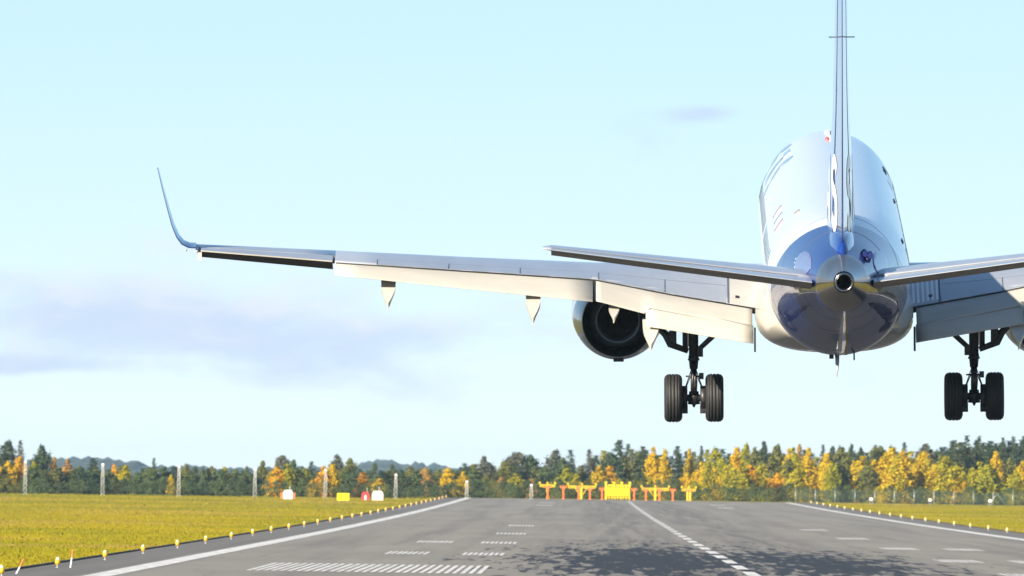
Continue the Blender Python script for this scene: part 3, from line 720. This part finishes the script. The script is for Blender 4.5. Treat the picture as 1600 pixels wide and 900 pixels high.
def build_gear(s):
    x = s*2.968
    G = MB().tube([(x,.05,-1.15),(x,.02,-1.5),(x,.0,-2.32)], [.10,.105,.10], 14).tube([(x,0,-2.30),(x,0,-2.58)], [.112,.085], 14).tube([(x,0,-2.36),(x,0,-2.40)], .125, 14).build('main_gear', M['gear'], AIR)
    MB().tube([(x,0,-2.5),(x,0,-3.2)], .068, 14).build('oleo_piston', M['chrome'], G)
    MB().tube([(x-.44,0,-3.2),(x+.44,0,-3.2)], .075, 12).tube([(x,0,-3.06),(x,0,-3.33)], [.10,.13], 12).tube([(x,0,-3.30),(x,0,-3.40)], [.06,.015], 10).build('axle', M['gear'], G)
    mb = MB()                                                 # torque links in front, brake rods at the sides
    mb.tube([(x-.02,-.10,-2.42),(x-.02,-.33,-2.82),(x-.02,-.08,-3.12)], [.035,.05,.035], 8).tube([(x+.03,-.10,-2.42),(x+.03,-.33,-2.82),(x+.03,-.08,-3.12)], [.035,.05,.035], 8)
    mb.build('torque_link', M['gear'], G)
    for k in (-1, 1): MB().tube([(x+k*.06,0,-2.72),(x+k*.17,-.02,-2.98)], .012, 6).tube([(x+k*.05,.04,-2.6),(x+k*.17,.04,-2.95)], .010, 6).build('brake_line', M['gear'], G)
    MB().tube([(x-.17,-.12,-2.73),(x+.14,-.12,-2.73)], .018, 8).box(x+s*-.0-.02+.13, x+.19+.02, -.17, -.07, -2.79, -2.66).build('taxi_light', M['gear'], G)
    for k in (-1, 1):
        MB().lathe([(-.07,.02),(-.07,.26),(.07,.26),(.07,.02)], 'X', (x+k*.205,0,-3.2), 20).box(x+k*.19-.06, x+k*.19+.06, -.14, .14, -3.52, -3.36).build('brake_pack', M['gear'], G)
        w = empty('wheel', (x+k*.437, 0, -3.2)); w.parent = G
        link('tyre', TY, w); link('rim', RIM, w)
    # outboard side brace and actuator
    o = 1
    MB().tube([(x+s*.74,.1,-1.55),(x+s*.70,.1,-1.74),(x+s*.58,.08,-1.86),(x+s*.50,.06,-2.06),(x+s*.12,0,-2.20)], [.05,.075,.085,.075,.06], 10).box(*sorted((x+s*.36, x+s*.52)), .0, .2, -2.05, -1.78).build('side_brace', M['gear'], G)
    MB().tube([(x+s*.175,.05,-1.2),(x+s*.175,.02,-2.16)], [.06,.06], 10).build('actuator', M['gear'], G)
    MB().tube([(x+s*.115,-.09,-1.4),(x+s*.115,-.09,-2.1)], .014, 6).build('hydraulic_line', M['white'], G)
    MB().tube([(x-s*.62,.0,-1.55),(x-s*.40,.0,-1.90),(x-s*.12,0,-2.16)], [.06,.06,.055], 10).box(*sorted((x-s*.08, x-s*.20)), -.08, .06, -2.32, -2.1).build('drag_brace', M['gear'], G)
for s in (-1, 1): build_gear(s)
# nose gear
NG = MB().tube([(0,14.5,-1.3),(0,14.6,-2.95)], [.08,.06], 12).tube([(-.22,14.6,-2.98),(.22,14.6,-2.98)], .05, 10).build('nose_gear', M['gear'], AIR)
TN = tyre_mesh(.29, .2, 32); TN.materials.append(M['rubber'])
for k in (-1, 1): link('tyre', TN, NG, (k*.2, 14.6, -2.98))

# belly stripe, line, drain mast and antennas
mb = MB(); mb.loft([[fpt(y, math.pi+d, .004) for d in (-.035, -.005, .025)] for y in [-8.2-.45*i for i in range(22)]], False, False); mb.build('belly_stripe', M['white'], FUS, False)
mb = MB(); mb.loft([[fpt(y, math.pi-.10+.008*math.sin(y*2.1)+d, .004) for d in (-.014, .014)] for y in [-8.2-.225*i for i in range(44)]], False, False); mb.build('belly_line', M['yellow'], FUS, False)
MB().tube([(-.03,-9.6,-1.5),(-.03,-9.9,-1.72),(-.04,-10.05,-1.98)], [.05,.04,.008], 8).build('drain_mast', M['wing'], FUS)
MB().box(-.18, -.09, -8.6, -8.3, -1.72, -1.63).build('belly_light', M['black'], FUS)
MB().box(.30, .33, -10.3, -10.0, -1.62, -1.42).build('blade_antenna', M['black'], FUS)
MB().box(-.06, .16, 11.6, 12.0, 1.66, 1.70).box(.0, .05, 9.5, 11.7, 1.66, 1.74).build('blade_antenna', M['white'], FUS)
MB().lathe([(1.66,.05),(1.70,.05),(1.73,.03),(1.74,.005)], 'Z', (-.02, 9.2, 0), 14).build('red_beacon', M['red'], FUS)
mb = MB()                                                    # twin dark blue tubes on the right of the tail
mb.tube([(.46,-18.3,1.13),(.44,-17.9,1.16),(.42,-17.5,1.05)], [.05,.06,.03], 7).tube([(.56,-18.3,1.10),(.555,-17.9,1.12),(.54,-17.5,1.0)], [.06,.06,.03], 7).tube([(.46,-18.1,1.04),(.57,-18.1,1.0)], [.045,.05], 7)
mb.build('tail_tubes', M['flagnavy'], FUS)

# ------------------------------------------------------------------ runway edge lights
def light_proto(body):
    r = empty('runway_edge_light')
    MB().lathe([(0,.09),(.02,.09),(.03,.035),(.13,.03)], 'Z', (0,0,0), 10).build('stem', M['concrete'], r)
    MB().lathe([(.12,.04),(.16,.10),(.22,.135),(.34,.125),(.36,.10)], 'Z', (0,0,0), 14).build('body', body, r)
    MB().lathe([(.355,.10),(.41,.095),(.46,.07),(.485,.01)], 'Z', (0,0,0), 14).build('lens', M['lens'], r)
    return r
LP = light_proto(M['amber']); RP = light_proto(M['pale_amber']); used = set()
for s, side in ((-1, 'left'), (1, 'right')):
    vis = 0
    for k in range(-3, 29):
        y = 669+60*k if s < 0 else 660+60*k
        if y < 540 or y > RW_END-10: continue
        if s > 0 and y < 1150: continue
        vis += 1
        p_ = LP if s < 0 else RP; o = p_ if s not in used else copy_tree(p_); used.add(s)
        yj = y+rnd.uniform(-2, 2); o.location = (s*24.75, yj, zg(y)); o.rotation_euler = (rnd.uniform(-.05, .05), rnd.uniform(-.05, .05), rnd.uniform(0, 6)); o.scale = (.72, .72, .80)
        tag(o, f'{"amber" if s < 0 else "pale yellow"} runway edge light with pale dome, {ordinal(vis)} from the front on the {side}', 'runway light', f'edge lights along the {side} side of the runway')
for k, (y, lean) in enumerate(((549, .45), (609, .12))):
    r = empty('marker_stick', (-24.35, y+2, zg(y)), (0, lean, 0))
    MB().lathe([(0,.03),(.36,.026)], 'Z', (0,0,0), 8).build('stick_shaft', M['mast'], r)
    MB().lathe([(.36,.032),(.64,.028),(.66,.005)], 'Z', (0,0,0), 8).build('stick_tip', M['sig_orange'], r)
    tag(r, ['slanting white stick with red tip beside the nearest left edge light', 'upright white stick with red tip beside the second left edge light'][k], 'marker stick', 'red tipped sticks beside the edge lights')

# ------------------------------------------------------------------ localizer antennas and approach-light frames at the far end
YL = 2425
def T_post(u, Y, h, w):
    x = lateral(u, Y); r = empty('approach_light_post', (x, Y, zg(Y)-.05))
    MB().box(-.11, .11, -.11, .11, 0, h-.1).box(-.2, .2, -.2, .2, 0, .08).build('post', M['sig_orange'], r)
    MB().box(-w/2, w/2, -.1, .1, h-.18, h).box(-w/4, w/4, -.09, .09, h-.34, h-.185).build('crossbar', M['sig_orange'], r)
    for q in (-.4, 0, .4): MB().lathe([(h+.0,.08),(h+.14,.10),(h+.16,.02)], 'Z', (q*w, 0, 0), 8).build('lamp', M['sig_orange'], r)
    return r
for i, u in enumerate((855.5, 880, 904, 921.5, 940.5, 990.5, 1009, 1030, 1051, 1076)):
    wide = i in (0, 1, 9)
    o = T_post(u, 2420, 1.75 if i < 3 else 1.55, .95 if wide else .75)
    tag(o, f'orange T shaped approach light post beyond the runway end, {ordinal(i+1)} from the left', 'light post', 'orange approach light posts beyond the runway end')
def yframe(us, ubeam, h, label, brace=True):
    u0, u1 = ubeam; xa, xb = lateral(u0, 2432), lateral(u1, 2432); xc = (xa+xb)/2
    r = empty('localizer_antenna', (xc, 2432, zg(2432)-.05))
    MB().box(xa-xc, xb-xc, -.06, .06, h-.14, h-.02).box(xa-xc, xb-xc, -.06, .06, h-.36, h-.28).build('beam', M['sig_yellow'], r)
    mb = MB()
    n = max(2, round((xb-xa)/.5))
    for k in range(n): mb.tube([(xa-xc+(xb-xa)*k/n, 0, h-.3), (xa-xc+(xb-xa)*(k+.5)/n, 0, h-.1), (xa-xc+(xb-xa)*(k+1)/n, 0, h-.3)], .025, 5)
    mb.build('lattice', M['sig_yellow'], r)
    for u in us:
        x = lateral(u, 2432)-xc
        MB().box(x-.13, x+.13, -.1, .1, 0, h-.1).build('leg', M['sig_yellow'], r)
        if brace: MB().tube([(x-.9,0,h-.25),(x-.1,0,.45)], .05, 6).tube([(x+.9,0,h-.25),(x+.1,0,.45)], .05, 6).build('brace', M['sig_yellow'], r)
    for u in (u0, (u0+u1)/2, u1):
        x = lateral(u, 2432)-xc; MB().tube([(x,0,h),(x,0,h+.42)], [.07,.04], 6).box(x-.14, x+.14, -.05, .05, h+.12, h+.26).build('dipole', M['sig_yellow'], r)
    tag(r, label, 'antenna', 'yellow antenna frames across the runway end')
yframe((855,), (843, 867), 2.0, 'yellow antenna frame leaning over the leftmost orange light posts', False)
yframe((908,), (887, 931), 1.9, 'yellow braced antenna frame left of the dense yellow screen')
yframe((1023.5,), (1002, 1045), 1.75, 'yellow braced antenna frame right of the dense yellow screen')
yframe((1074, 1078), (1065, 1087), 1.7, 'narrow yellow antenna frame at the right end of the row', False)
xa, xb = lateral(945, 2430), lateral(985, 2430); xc = (xa+xb)/2; hw = (xb-xa)/2
r = empty('localizer_screen', (xc, 2430, zg(2430)-.05))
MB().box(-hw+.1, hw-.1, -.25, -.15, .45, 1.75).build('panel', M['sig_yellow'], r)
for k in range(9):
    x = -hw+.2+(2*hw-.4)*k/8; MB().box(x-.05, x+.05, -.36, -.255, .05, 2.0).build('slat', M['sig_yellow'], r)
for k in range(6): MB().box(-hw, hw, -.42, -.365, .25+.33*k, .33+.33*k).build('rail', M['sig_yellow'], r)
for k in range(4):
    x = -hw+.12+(2*hw-.24)*k/3; MB().box(x-.12, x+.12, .0, .2, 0, 2.35).build('post', M['sig_yellow'], r); MB().box(x-.2, x+.2, 0, .15, 2.36, 2.52).build('dipole', M['sig_yellow'], r)
MB().box(-hw, hw, .21, .3, 2.0, 2.12).build('top_beam', M['sig_yellow'], r)
tag(r, 'dense bright yellow slatted antenna screen in the middle of the runway end', 'antenna')

# white lattice masts in a row along the left field
def mast(u, Y, h):
    x = lateral(u, Y); r = empty('lattice_mast', (x, Y, zg(Y)-.05))
    mb = MB()
    for a, b_ in ((-1,-1),(1,-1),(1,1),(-1,1)): mb.tube([(a*.22,b_*.22,0),(a*.12,b_*.12,h)], .015, 5)
    mb.build('leg', M['mast'], r); mb = MB(); n = int(h/.55)
    for k in range(n):
        z0, z1 = h*k/n, h*(k+1)/n; w0, w1 = .22-.12*k/n, .22-.12*(k+1)/n
        for (a, b_), (c, d) in (((-1,-1),(1,-1)),((1,-1),(1,1)),((1,1),(-1,1)),((-1,1),(-1,-1))): mb.tube([(a*w0,b_*w0,z0),(c*w1,d*w1,z1)], .014, 4, False)
    mb.build('lattice', M['mast'], r)
    MB().box(-.16, .16, -.12, .12, h, h+.22).build('lamp', M['cabin_white'], r)
    return r
for i, (u, h) in enumerate(((39, 4.1), (160, 3.9), (279, 3.75), (398, 3.5), (508, 3.6), (618, 3.1), (729, 2.3), (830, 1.9))):
    Y = 2190+12*i if i < 6 else 2300+40*(i-6)
    o = mast(u, Y, h); tag(o, f'white lattice mast standing before the left tree line, {ordinal(i+1)} from the left', 'mast', 'white lattice masts before the trees')

# yellow sign and small cabins in the left field
Y = 2080; x = lateral(536, Y); r = empty('airfield_sign', (x, Y, zg(Y)))
MB().box(-.72, .72, -.12, .12, .12, .95).build('sign_face', M['bright_yellow'], r)
for k in (-1, 1): MB().box(k*.5-.05, k*.5+.05, -.05, .05, -.05, .115).build('leg', M['steel'], r)
tag(r, 'bright yellow rectangular airfield sign standing in the left grass', 'sign')
def cabin(u, Y, w, h, body, label, wings=None, roof=True):
    x = lateral(u, Y); r = empty('equipment_cabin', (x, Y, zg(Y)-.05))
    MB().loft([[(-w/2,-.6,0),(w/2,-.6,0),(w/2,.6,0),(-w/2,.6,0)],[(-w/2,-.6,h*.72),(w/2,-.6,h*.72),(w/2,.6,h*.72),(-w/2,.6,h*.72)],[(-w*.36,-.45,h),(w*.36,-.45,h),(w*.36,.45,h),(-w*.36,.45,h)]], True, True, False).build('cabin_body', M[body], r)
    MB().box(-w*.12, w*.12, -.64, -.605, .05, h*.6).build('door', M['cabin_white'] if body != 'cabin_white' else M['steel'], r)
    if wings:
        for k in (-1, 1): MB().box(*sorted((k*(w/2+.01), k*(w/2+.32))), -.5, .5, .1, h*.72).build('end_panel', M[wings], r)
    MB().tube([(.2,0,h),(.2,0,h+.5)], .03, 5).build('aerial', M['mast'], r)
    return tag(r, label, 'cabin')
cabin(450, 2165, 1.15, 1.15, 'cabin_white', 'small white equipment cabin with red end panels before an orange tree', 'sig_orange')
cabin(571, 2165, .95, 1.05, 'cabin_red', 'small red equipment cabin right of the yellow airfield sign')
cabin(590, 2172, 1.4, 1.2, 'cabin_pink', 'small pinkish white cabin beside the red cabin in the left field')

# wire fence at the far right
FY = 2405
xa = lateral(1243, FY); r = empty('wire_fence', (xa, FY, zg(FY)-.05)); nb = 13; pitch = 2.75
pm = MB().tube([(0,0,0),(0,0,1.85)], .05, 6).tube([(0,0,1.84),(0,-.28,2.1)], .035, 5).mesh('post'); pm.materials.append(M['steel'])
mb = MB()
for q in range(8): mb.tube([(.02,0,.1+.24*q),(pitch-.02,0,.1+.24*q)], .012, 4, False)
for q in range(9): mb.tube([(pitch*(q+.5)/9.5,0,.05),(pitch*(q+.5)/9.5,0,1.8)], .010, 4, False)
wm = mb.mesh('wire_panel'); wm.materials.append(M['wire'])
for k in range(nb+1):
    link('post', pm, r, (pitch*k, 0, 0))
    if k < nb: link('wire_panel', wm, r, (pitch*k, 0, 0))
MB().tube([(pitch*10.2-1.3,0,.0),(pitch*10.2,0,1.7),(pitch*10.2+1.3,0,.0)], .04, 5).build('brace', M['steel'], r)
tag(r, 'galvanised wire fence with straight posts before the golden trees at far right', 'fence')
for i, (u, s_) in enumerate(((1361, .45), (1453, .38), (1547, .45))):
    Y = 2385; r = empty('marker_board', (lateral(u, Y), Y, zg(Y)-.05))
    MB().box(-s_/2, s_/2, -.04, .04, .55, .9).build('board', M['cabin_white'], r)
    for k in (-1, 1): MB().box(k*s_*.35-.025, k*s_*.35+.025, -.02, .02, 0, .549).build('leg', M['steel'], r)
    tag(r, f'little white marker board standing in front of the wire fence, {ordinal(i+1)} from the left', 'marker board', 'white marker boards by the fence')

# ------------------------------------------------------------------ trees
def leaves(fn, n, size, seed):
    q = random.Random(seed); V = []; F = []
    for i in range(n):
        p, nrm, sz = fn(q); nrm = Vector(nrm)+Vector((q.gauss(0,.5), q.gauss(0,.5), q.gauss(0,.5)))
        if nrm.length < .01: nrm = Vector((0,0,1))
        nrm.normalize(); a = nrm.cross(Vector((q.uniform(-1,1), q.uniform(-1,1), q.uniform(-1,1)))).normalized(); b_ = nrm.cross(a)
        sz = sz*size*q.uniform(.6, 1.3); k = len(V); p = Vector(p)
        V += [p-a*sz*.5-b_*sz*.35, p+a*sz*.5-b_*sz*.25, p+a*sz*.35+b_*sz*.4, p-a*sz*.4+b_*sz*.35]; F.append((k,k+1,k+2,k+3))
    me = bpy.data.meshes.new('crown'); me.from_pydata([tuple(v) for v in V], [], F); me.update(); return me
def crown_round(seed, wf, low, tip, n=1500):      # unit tree: height 1, crown radius wf
    q = random.Random(seed); cl = []
    for i in range(46):
        h = low+(1-low)*q.random()**.8; t_ = (h-low)/(1-low); rr = wf*(math.sin(math.pi*min(1,(.12+.88*t_)**tip)))**.75
        a = q.uniform(0, 6.283); rad = rr*math.sqrt(q.random())*.85; cl.append((Vector((rad*math.cos(a), rad*math.sin(a), h*.965)), rr*q.uniform(.28,.5)+.02))
    cl.append((Vector((0,0,.95)), .05))
    def fn(q):
        c, r_ = q.choice(cl); d = Vector((q.gauss(0,1), q.gauss(0,1), q.gauss(0,1))).normalized()*q.random()**.4
        if q.random() < .3: d = d*1.6
        return c+Vector((d.x*r_, d.y*r_, d.z*r_*1.25*.7)), d+Vector((0,0,.3)), 1
    return leaves(fn, int(n*1.35), .042, seed+1)
def crown_spruce(seed, wf, low, n=1300, ragged=.3):
    q = random.Random(seed); br = []
    lv = 22
    for i in range(lv):
        h = low+(1-low)*(i/lv)
        for k in range(7):
            a = q.uniform(0, 6.283); L = wf*(1-(h-low)/(1-low))**.6*q.uniform(1-ragged*1.6, 1.2)+.004; br.append((h+q.uniform(-.02,.02), a, L))
    def fn(q):
        h, a, L = q.choice(br); t_ = q.random()**.6; rad = L*t_
        p = Vector((rad*math.cos(a)+q.gauss(0,.012), rad*math.sin(a)+q.gauss(0,.012), min(.99, h+.03-.25*rad-(.0)+q.gauss(0,.010))))
        return p, (math.cos(a)*.5, math.sin(a)*.5, .8), 1.05-.6*h
    return leaves(fn, int(n*1.2), .036, seed+1)
def crown_pine(seed, wf, low, n=1200):
    q = random.Random(seed); cl = []
    for i in range(16):
        h = q.uniform(low, .95); a = q.uniform(0, 6.283); rad = wf*q.random()**.6*math.sqrt(max(.05, 1-((h-low)/(1-low)-.35)**2*1.6)); cl.append((Vector((rad*math.cos(a), rad*math.sin(a), h)), q.uniform(.06,.11)))
    cl.append((Vector((0,0,.93)), .07))
    def fn(q):
        c, r_ = q.choice(cl); d = Vector((q.gauss(0,1), q.gauss(0,1), q.gauss(0,.6))).normalized()*q.random()**.45
        return c+Vector((d.x*r_*1.2, d.y*r_*1.2, d.z*r_*.7)), d+Vector((0,0,.5)), 1
    return leaves(fn, n, .042, seed+1)
def trunk_mesh(seed, top, r0):
    q = random.Random(seed); mb = MB(); pts = [(q.gauss(0,.006)*i, q.gauss(0,.006)*i, top*i/5) for i in range(6)]
    mb.tube(pts, [r0*(1-.16*i) for i in range(6)], 6)
    for k in range(6):
        h = top*q.uniform(.35,.9); a = q.uniform(0,6.283); L = .14*q.uniform(.6,1.1)
        mb.tube([(0,0,h),(L*.5*math.cos(a),L*.5*math.sin(a),h+.05),(L*math.cos(a),L*math.sin(a),h+.11)], [r0*.4,r0*.28,r0*.1], 4)
    return mb.mesh('trunk', False)
CROWN = {'birch': [crown_round(10+i, .21, .05, .80, 1900) for i in range(4)], 'round': [crown_round(30+i, .34, .06, .90, 2200) for i in range(3)],
         'spruce': [crown_spruce(50+i, .17+.02*i, .02, 2200) for i in range(4)], 'pine': [crown_round(70+i, .24, .16, .95, 1900) for i in range(3)],
         'bush': [crown_round(90+i, .48, .02, .95, 700) for i in range(3)]}
TRUNK = {k: [trunk_mesh(200+i+hash_, .82, .014) for i in range(2)] for k, hash_ in (('birch', 0), ('round', 10), ('spruce', 20), ('pine', 30))}
for c in CROWN.values():
    for me in c: me.materials.append(LEAF['green'])
for k, c in TRUNK.items():
    for me in c: me.materials.append(M['bark'])
UNITW = {'birch': .34, 'round': .56, 'spruce': .27, 'pine': .40, 'bush': .80}
NAME = {'birch': 'birch_tree', 'round': 'broadleaf_tree', 'spruce': 'spruce_tree', 'pine': 'pine_tree', 'bush': 'shrub'}
WORDC = {'gold': 'golden yellow', 'orange': 'bright orange', 'rust': 'rusty brown', 'lime': 'yellow green', 'olive': 'olive', 'green': 'dull green', 'spruce': 'dark green', 'pine': 'blue green', 'grey': 'grey green'}
WORDK = {'birch': 'slender tree', 'round': 'round crowned tree', 'spruce': 'pointed spruce', 'pine': 'tall pine', 'bush': 'low shrub'}
def region(u):
    if u < 300: return 'in the far left wood'
    if u < 735: return 'behind the left field'
    if u < 940: return 'behind the left antennas'
    if u < 1100: return 'behind the right antennas'
    if u < 1330: return 'right of the runway end'
    return 'behind the wire fence'
TREES = []
def base_v(u): return lerp([0, 400, 740, 985, 1200, 1400, 1600], [771.5, 774, 776, 782, 783.5, 786, 789], u)
def y_front(u): return lerp([0, 600, 740, 880, 1600], [2235, 2300, 2400, 2450, 2450], u)
def tree(u, v, w, kind, col, depth=0):
    TREES.append((u, v, w, kind, col, depth))
# --- notable trees, left to right: bearing, top, crown width (photo pixels), kind, colour, depth row
for a in [(12,691,34,'pine','pine',3),(31,690,18,'spruce','grey',3),(2,698,30,'spruce','spruce',3),(12,722,32,'round','gold',1),(30,714,24,'round','orange',1),(64,697,30,'pine','spruce',3),
 (52,722,20,'birch','lime',2),(84,716,16,'birch','rust',3),(105,719,18,'birch','rust',3),(124,729,20,'birch','olive',2),(145,716,26,'spruce','spruce',2),(177,726,18,'round','orange',2),(196,727,22,'birch','lime',1),
 (240,716,15,'spruce','spruce',2),(267,741,12,'birch','gold',0),(258,729,18,'spruce','spruce',2),(290,725,24,'round','olive',2),(330,728,24,'round','olive',2),(350,729,20,'birch','lime',2),(385,728,20,'round','green',2),
 (410,719,20,'birch','olive',2),(440,711,30,'pine','grey',3),(458,717,26,'round','green',2),(432,728,30,'birch','orange',0),(448,724,22,'birch','lime',1),(486,720,22,'spruce','spruce',2),(476,730,20,'birch','lime',1),(487,748,12,'birch','gold',0),
 (505,726,22,'birch','orange',0),(519,722,20,'birch','gold',0),(525,709,26,'pine','grey',3),(546,714,30,'round','olive',2),(566,736,28,'spruce','orange',0),(593,745,22,'birch','gold',0),(585,722,22,'spruce','green',2),(612,724,22,'spruce','green',2),
 (640,727,24,'birch','olive',2),(664,729,26,'round','rust',1),(699,729,26,'birch','gold',0),(684,732,22,'round','olive',1),(723,735,18,'birch','gold',0),(726,723,24,'spruce','spruce',2),
 (756,712,28,'pine','grey',2),(785,722,28,'round','olive',2),(808,707,44,'pine','grey',2),(828,712,34,'pine','spruce',3),(868,705,36,'pine','grey',3),(890,705,22,'spruce','spruce',2),(920,704,20,'spruce','grey',2),(906,730,22,'birch','olive',2),
 (760,738,26,'round','olive',1),(783,745,20,'birch','rust',0),(806,740,30,'birch','lime',0),(830,748,20,'birch','rust',0),(884,733,30,'birch','lime',1),(900,741,20,'birch','lime',0),(935,730,26,'birch','gold',1),(952,730,26,'birch','orange',1),
 (966,690,34,'spruce','spruce',2),(980,697,24,'spruce','spruce',3),(1004,700,28,'spruce','spruce',2),(1020,701,24,'birch','gold',2),(1038,704,18,'birch','gold',2),(1057,699,28,'spruce','pine',2),(1076,703,16,'birch','gold',2),(1095,699,16,'spruce','pine',3),
 (1117,701,30,'birch','lime',2),(1150,700,26,'birch','gold',2),(1165,694,24,'birch','lime',3),(1178,700,18,'birch','olive',2),(1192,690,24,'pine','pine',2),(1215,696,26,'round','olive',3),(1232,702,20,'birch','gold',2),(1248,695,18,'birch','rust',3),(1262,700,20,'birch','gold',2),
 (1285,696,16,'spruce','spruce',3),(1300,698,32,'round','pine',2),(1330,694,20,'pine','pine',2),(1344,700,16,'pine','pine',3),(1366,704,22,'spruce','pine',2),(1392,698,34,'birch','gold',2),(1412,692,18,'spruce','spruce',3),(1410,704,24,'birch','gold',1),(1445,694,38,'pine','grey',2),(1440,718,26,'birch','gold',1),
 (1470,703,18,'spruce','pine',3),(1486,690,22,'spruce','pine',2),(1510,681,24,'spruce','pine',2),(1528,682,20,'spruce','pine',3),(1545,697,20,'spruce','pine',3),(1555,705,26,'birch','gold',1),(1566,684,20,'spruce','spruce',2),(1582,683,20,'spruce','spruce',3),(1598,682,22,'spruce','spruce',2),(1614,688,24,'spruce','spruce',2),
 (1477,713,52,'round','lime',0),(1405,714,40,'birch','gold',0),(1430,722,26,'birch','gold',0),(1530,722,30,'birch','lime',1)]: tree(*a)
# --- the wood between them
u = -14
while u < 745:
    col = rnd.choices(['green','spruce','olive','lime'], [5, 3, 2.2, .5])[0]; tree(u, 733+rnd.gauss(0, 3.5), rnd.uniform(22, 32), rnd.choice(['birch','spruce','round','birch']), col, 1 if rnd.random() < .6 else 2); u += rnd.uniform(8.5, 13)
u = 740
while u < 935:
    tree(u, 726+rnd.gauss(0, 4), rnd.uniform(24, 32), rnd.choice(['birch','spruce','round']), rnd.choice(['green','spruce','olive','green']), 2); u += rnd.uniform(13, 18)
u = 930
while u < 1625:
    tree(u, lerp([930, 1000, 1300, 1600], [712, 711, 708, 696], u)+rnd.gauss(0, 4), rnd.uniform(26, 38), rnd.choice(['spruce','spruce','birch','pine']), rnd.choices(['spruce','pine','gold','olive','lime'], [5, 3, 1.6, 1.5, 1.4])[0], 3); u += rnd.uniform(9, 13)
u = 1490
while u < 1625:
    tree(u, 692+rnd.gauss(0, 4), rnd.uniform(26, 36), 'spruce', rnd.choice(['spruce','pine']), 2); u += rnd.uniform(9, 13)
u = 1180
while u < 1480:
    tree(u, 708+rnd.gauss(0, 5), rnd.uniform(24, 34), 'birch', rnd.choice(['gold','gold','lime','olive']), 1); u += rnd.uniform(20, 34)
u = 1062
while u < 1620:
    col = rnd.choices(['gold','orange','lime','olive','rust'], [5, .8, 4, 2.0, .2])[0]
    tree(u, lerp([1060, 1150, 1400, 1600], [740, 728, 724, 730], u)+rnd.gauss(0, 11), rnd.uniform(22, 34), rnd.choice(['birch','round','round']), col, 1 if rnd.random() < .5 else 0); u += rnd.uniform(9.5, 13.5)
u = 745
while u < 1060:
    tree(u, 751+rnd.gauss(0, 4), rnd.uniform(18, 28), rnd.choice(['birch','bush','spruce']), rnd.choices(['green','olive','lime','gold','spruce'], [4, 2, 2.2, 1, 2])[0], 0); u += rnd.uniform(12, 18)
u = -8
while u < 1610:
    right = u > 1060
    tree(u, base_v(u)-rnd.uniform(12, 24)-(5 if right else 6), rnd.uniform(20, 34), 'bush', rnd.choices(['green','spruce','olive','lime'], [5, 4, 1, .8 if right else .2])[0], -1); u += rnd.uniform(12, 19)
TREES.sort(key=lambda a: a[0])
count = {}
for (u, v, w, kind, col, depth) in TREES:
    Y = y_front(u) + 16 + depth*17 + rnd.uniform(-5, 5)
    x = lateral(u, Y); h = (base_v(u)-v)/FPX*Y + (.1); wd = w/FPX*Y
    cme = rnd.choice(CROWN[kind]); sx = wd/UNITW[kind]
    reg = region(u); phrase = f'{WORDC[col]} {WORDK[kind]}, {reg}'
    kx = phrase; count[kx] = count.get(kx, 0)+1; i = count[kx]
    lab = f'{ordinal(i)} {WORDC[col]} {WORDK[kind]} from the left, {reg}'
    size = 'small ' if h < 3 and kind != 'bush' else ''
    if kind == 'bush':
        o = link('shrub', cme, None, (x, Y, zg(Y)-.1)); o.scale = (sx, sx, h); o.rotation_euler.z = rnd.uniform(0, 6.28)
        o.material_slots[0].link = 'OBJECT'; o.material_slots[0].material = LEAF[col]
        tag(o, lab, 'shrub', 'low shrubs along the foot of the wood')
    else:
        r = empty(NAME[kind], (x, Y, zg(Y)-.1)); r.scale = (sx, sx, h); r.rotation_euler.z = rnd.uniform(0, 6.28)
        c = link('crown', cme, r); c.material_slots[0].link = 'OBJECT'; c.material_slots[0].material = LEAF[col]
        link('trunk', rnd.choice(TRUNK[kind]), r)
        tag(r, lab, 'tree', 'trees of the wood beyond the runway')

# far wooded ridge
def ridge(name, Y, prof, depth):
    mb = MB(); rows = []
    us = [prof[0][0]+(prof[-1][0]-prof[0][0])*i/160 for i in range(161)]
    q = random.Random(5)
    for k, dy in enumerate((-1, -.5, 0, .5, 1)):
        row = []
        for u in us:
            v = lerp([p_[0] for p_ in prof], [p_[1] for p_ in prof], u); zt = CAMH+(project(lateral(u, Y, 3), Y, CAMH)[1]-v)/FPX*Y + q.uniform(-.8, 1.6)
            f = math.cos(dy*math.pi/2); row.append((lateral(u, Y, 3), Y+dy*depth, -2+(zt+2)*f if f > .01 else -2))
        rows.append(row)
    mb.loft(rows, False, False, True); o = mb.build(name, M['hill'], None); tag(o, kind='structure'); return o
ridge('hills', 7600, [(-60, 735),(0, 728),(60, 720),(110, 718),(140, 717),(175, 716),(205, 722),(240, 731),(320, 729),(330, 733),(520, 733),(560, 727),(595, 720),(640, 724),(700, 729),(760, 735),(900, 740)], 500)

# ------------------------------------------------------------------ air
mb = MB().box(-6500, 6500, -1600, 12500, -1.2, 24); hz = mb.build('haze', bpy.data.materials.new('haze_air'), None)
m = hz.data.materials[0]; m.use_nodes = True; t = NT(m.node_tree); t.n.clear()
o_ = t.node('ShaderNodeOutputMaterial'); pv = t.node('ShaderNodeVolumePrincipled'); t.l.new(pv.outputs[0], o_.inputs['Volume'])
pv.inputs['Color'].default_value = (.55, .80, 1, 1); pv.inputs['Density'].default_value = 3.0e-5; pv.inputs['Anisotropy'].default_value = .0
tag(hz, 'thin bluish autumn haze over the whole airfield', 'haze', kind='stuff')
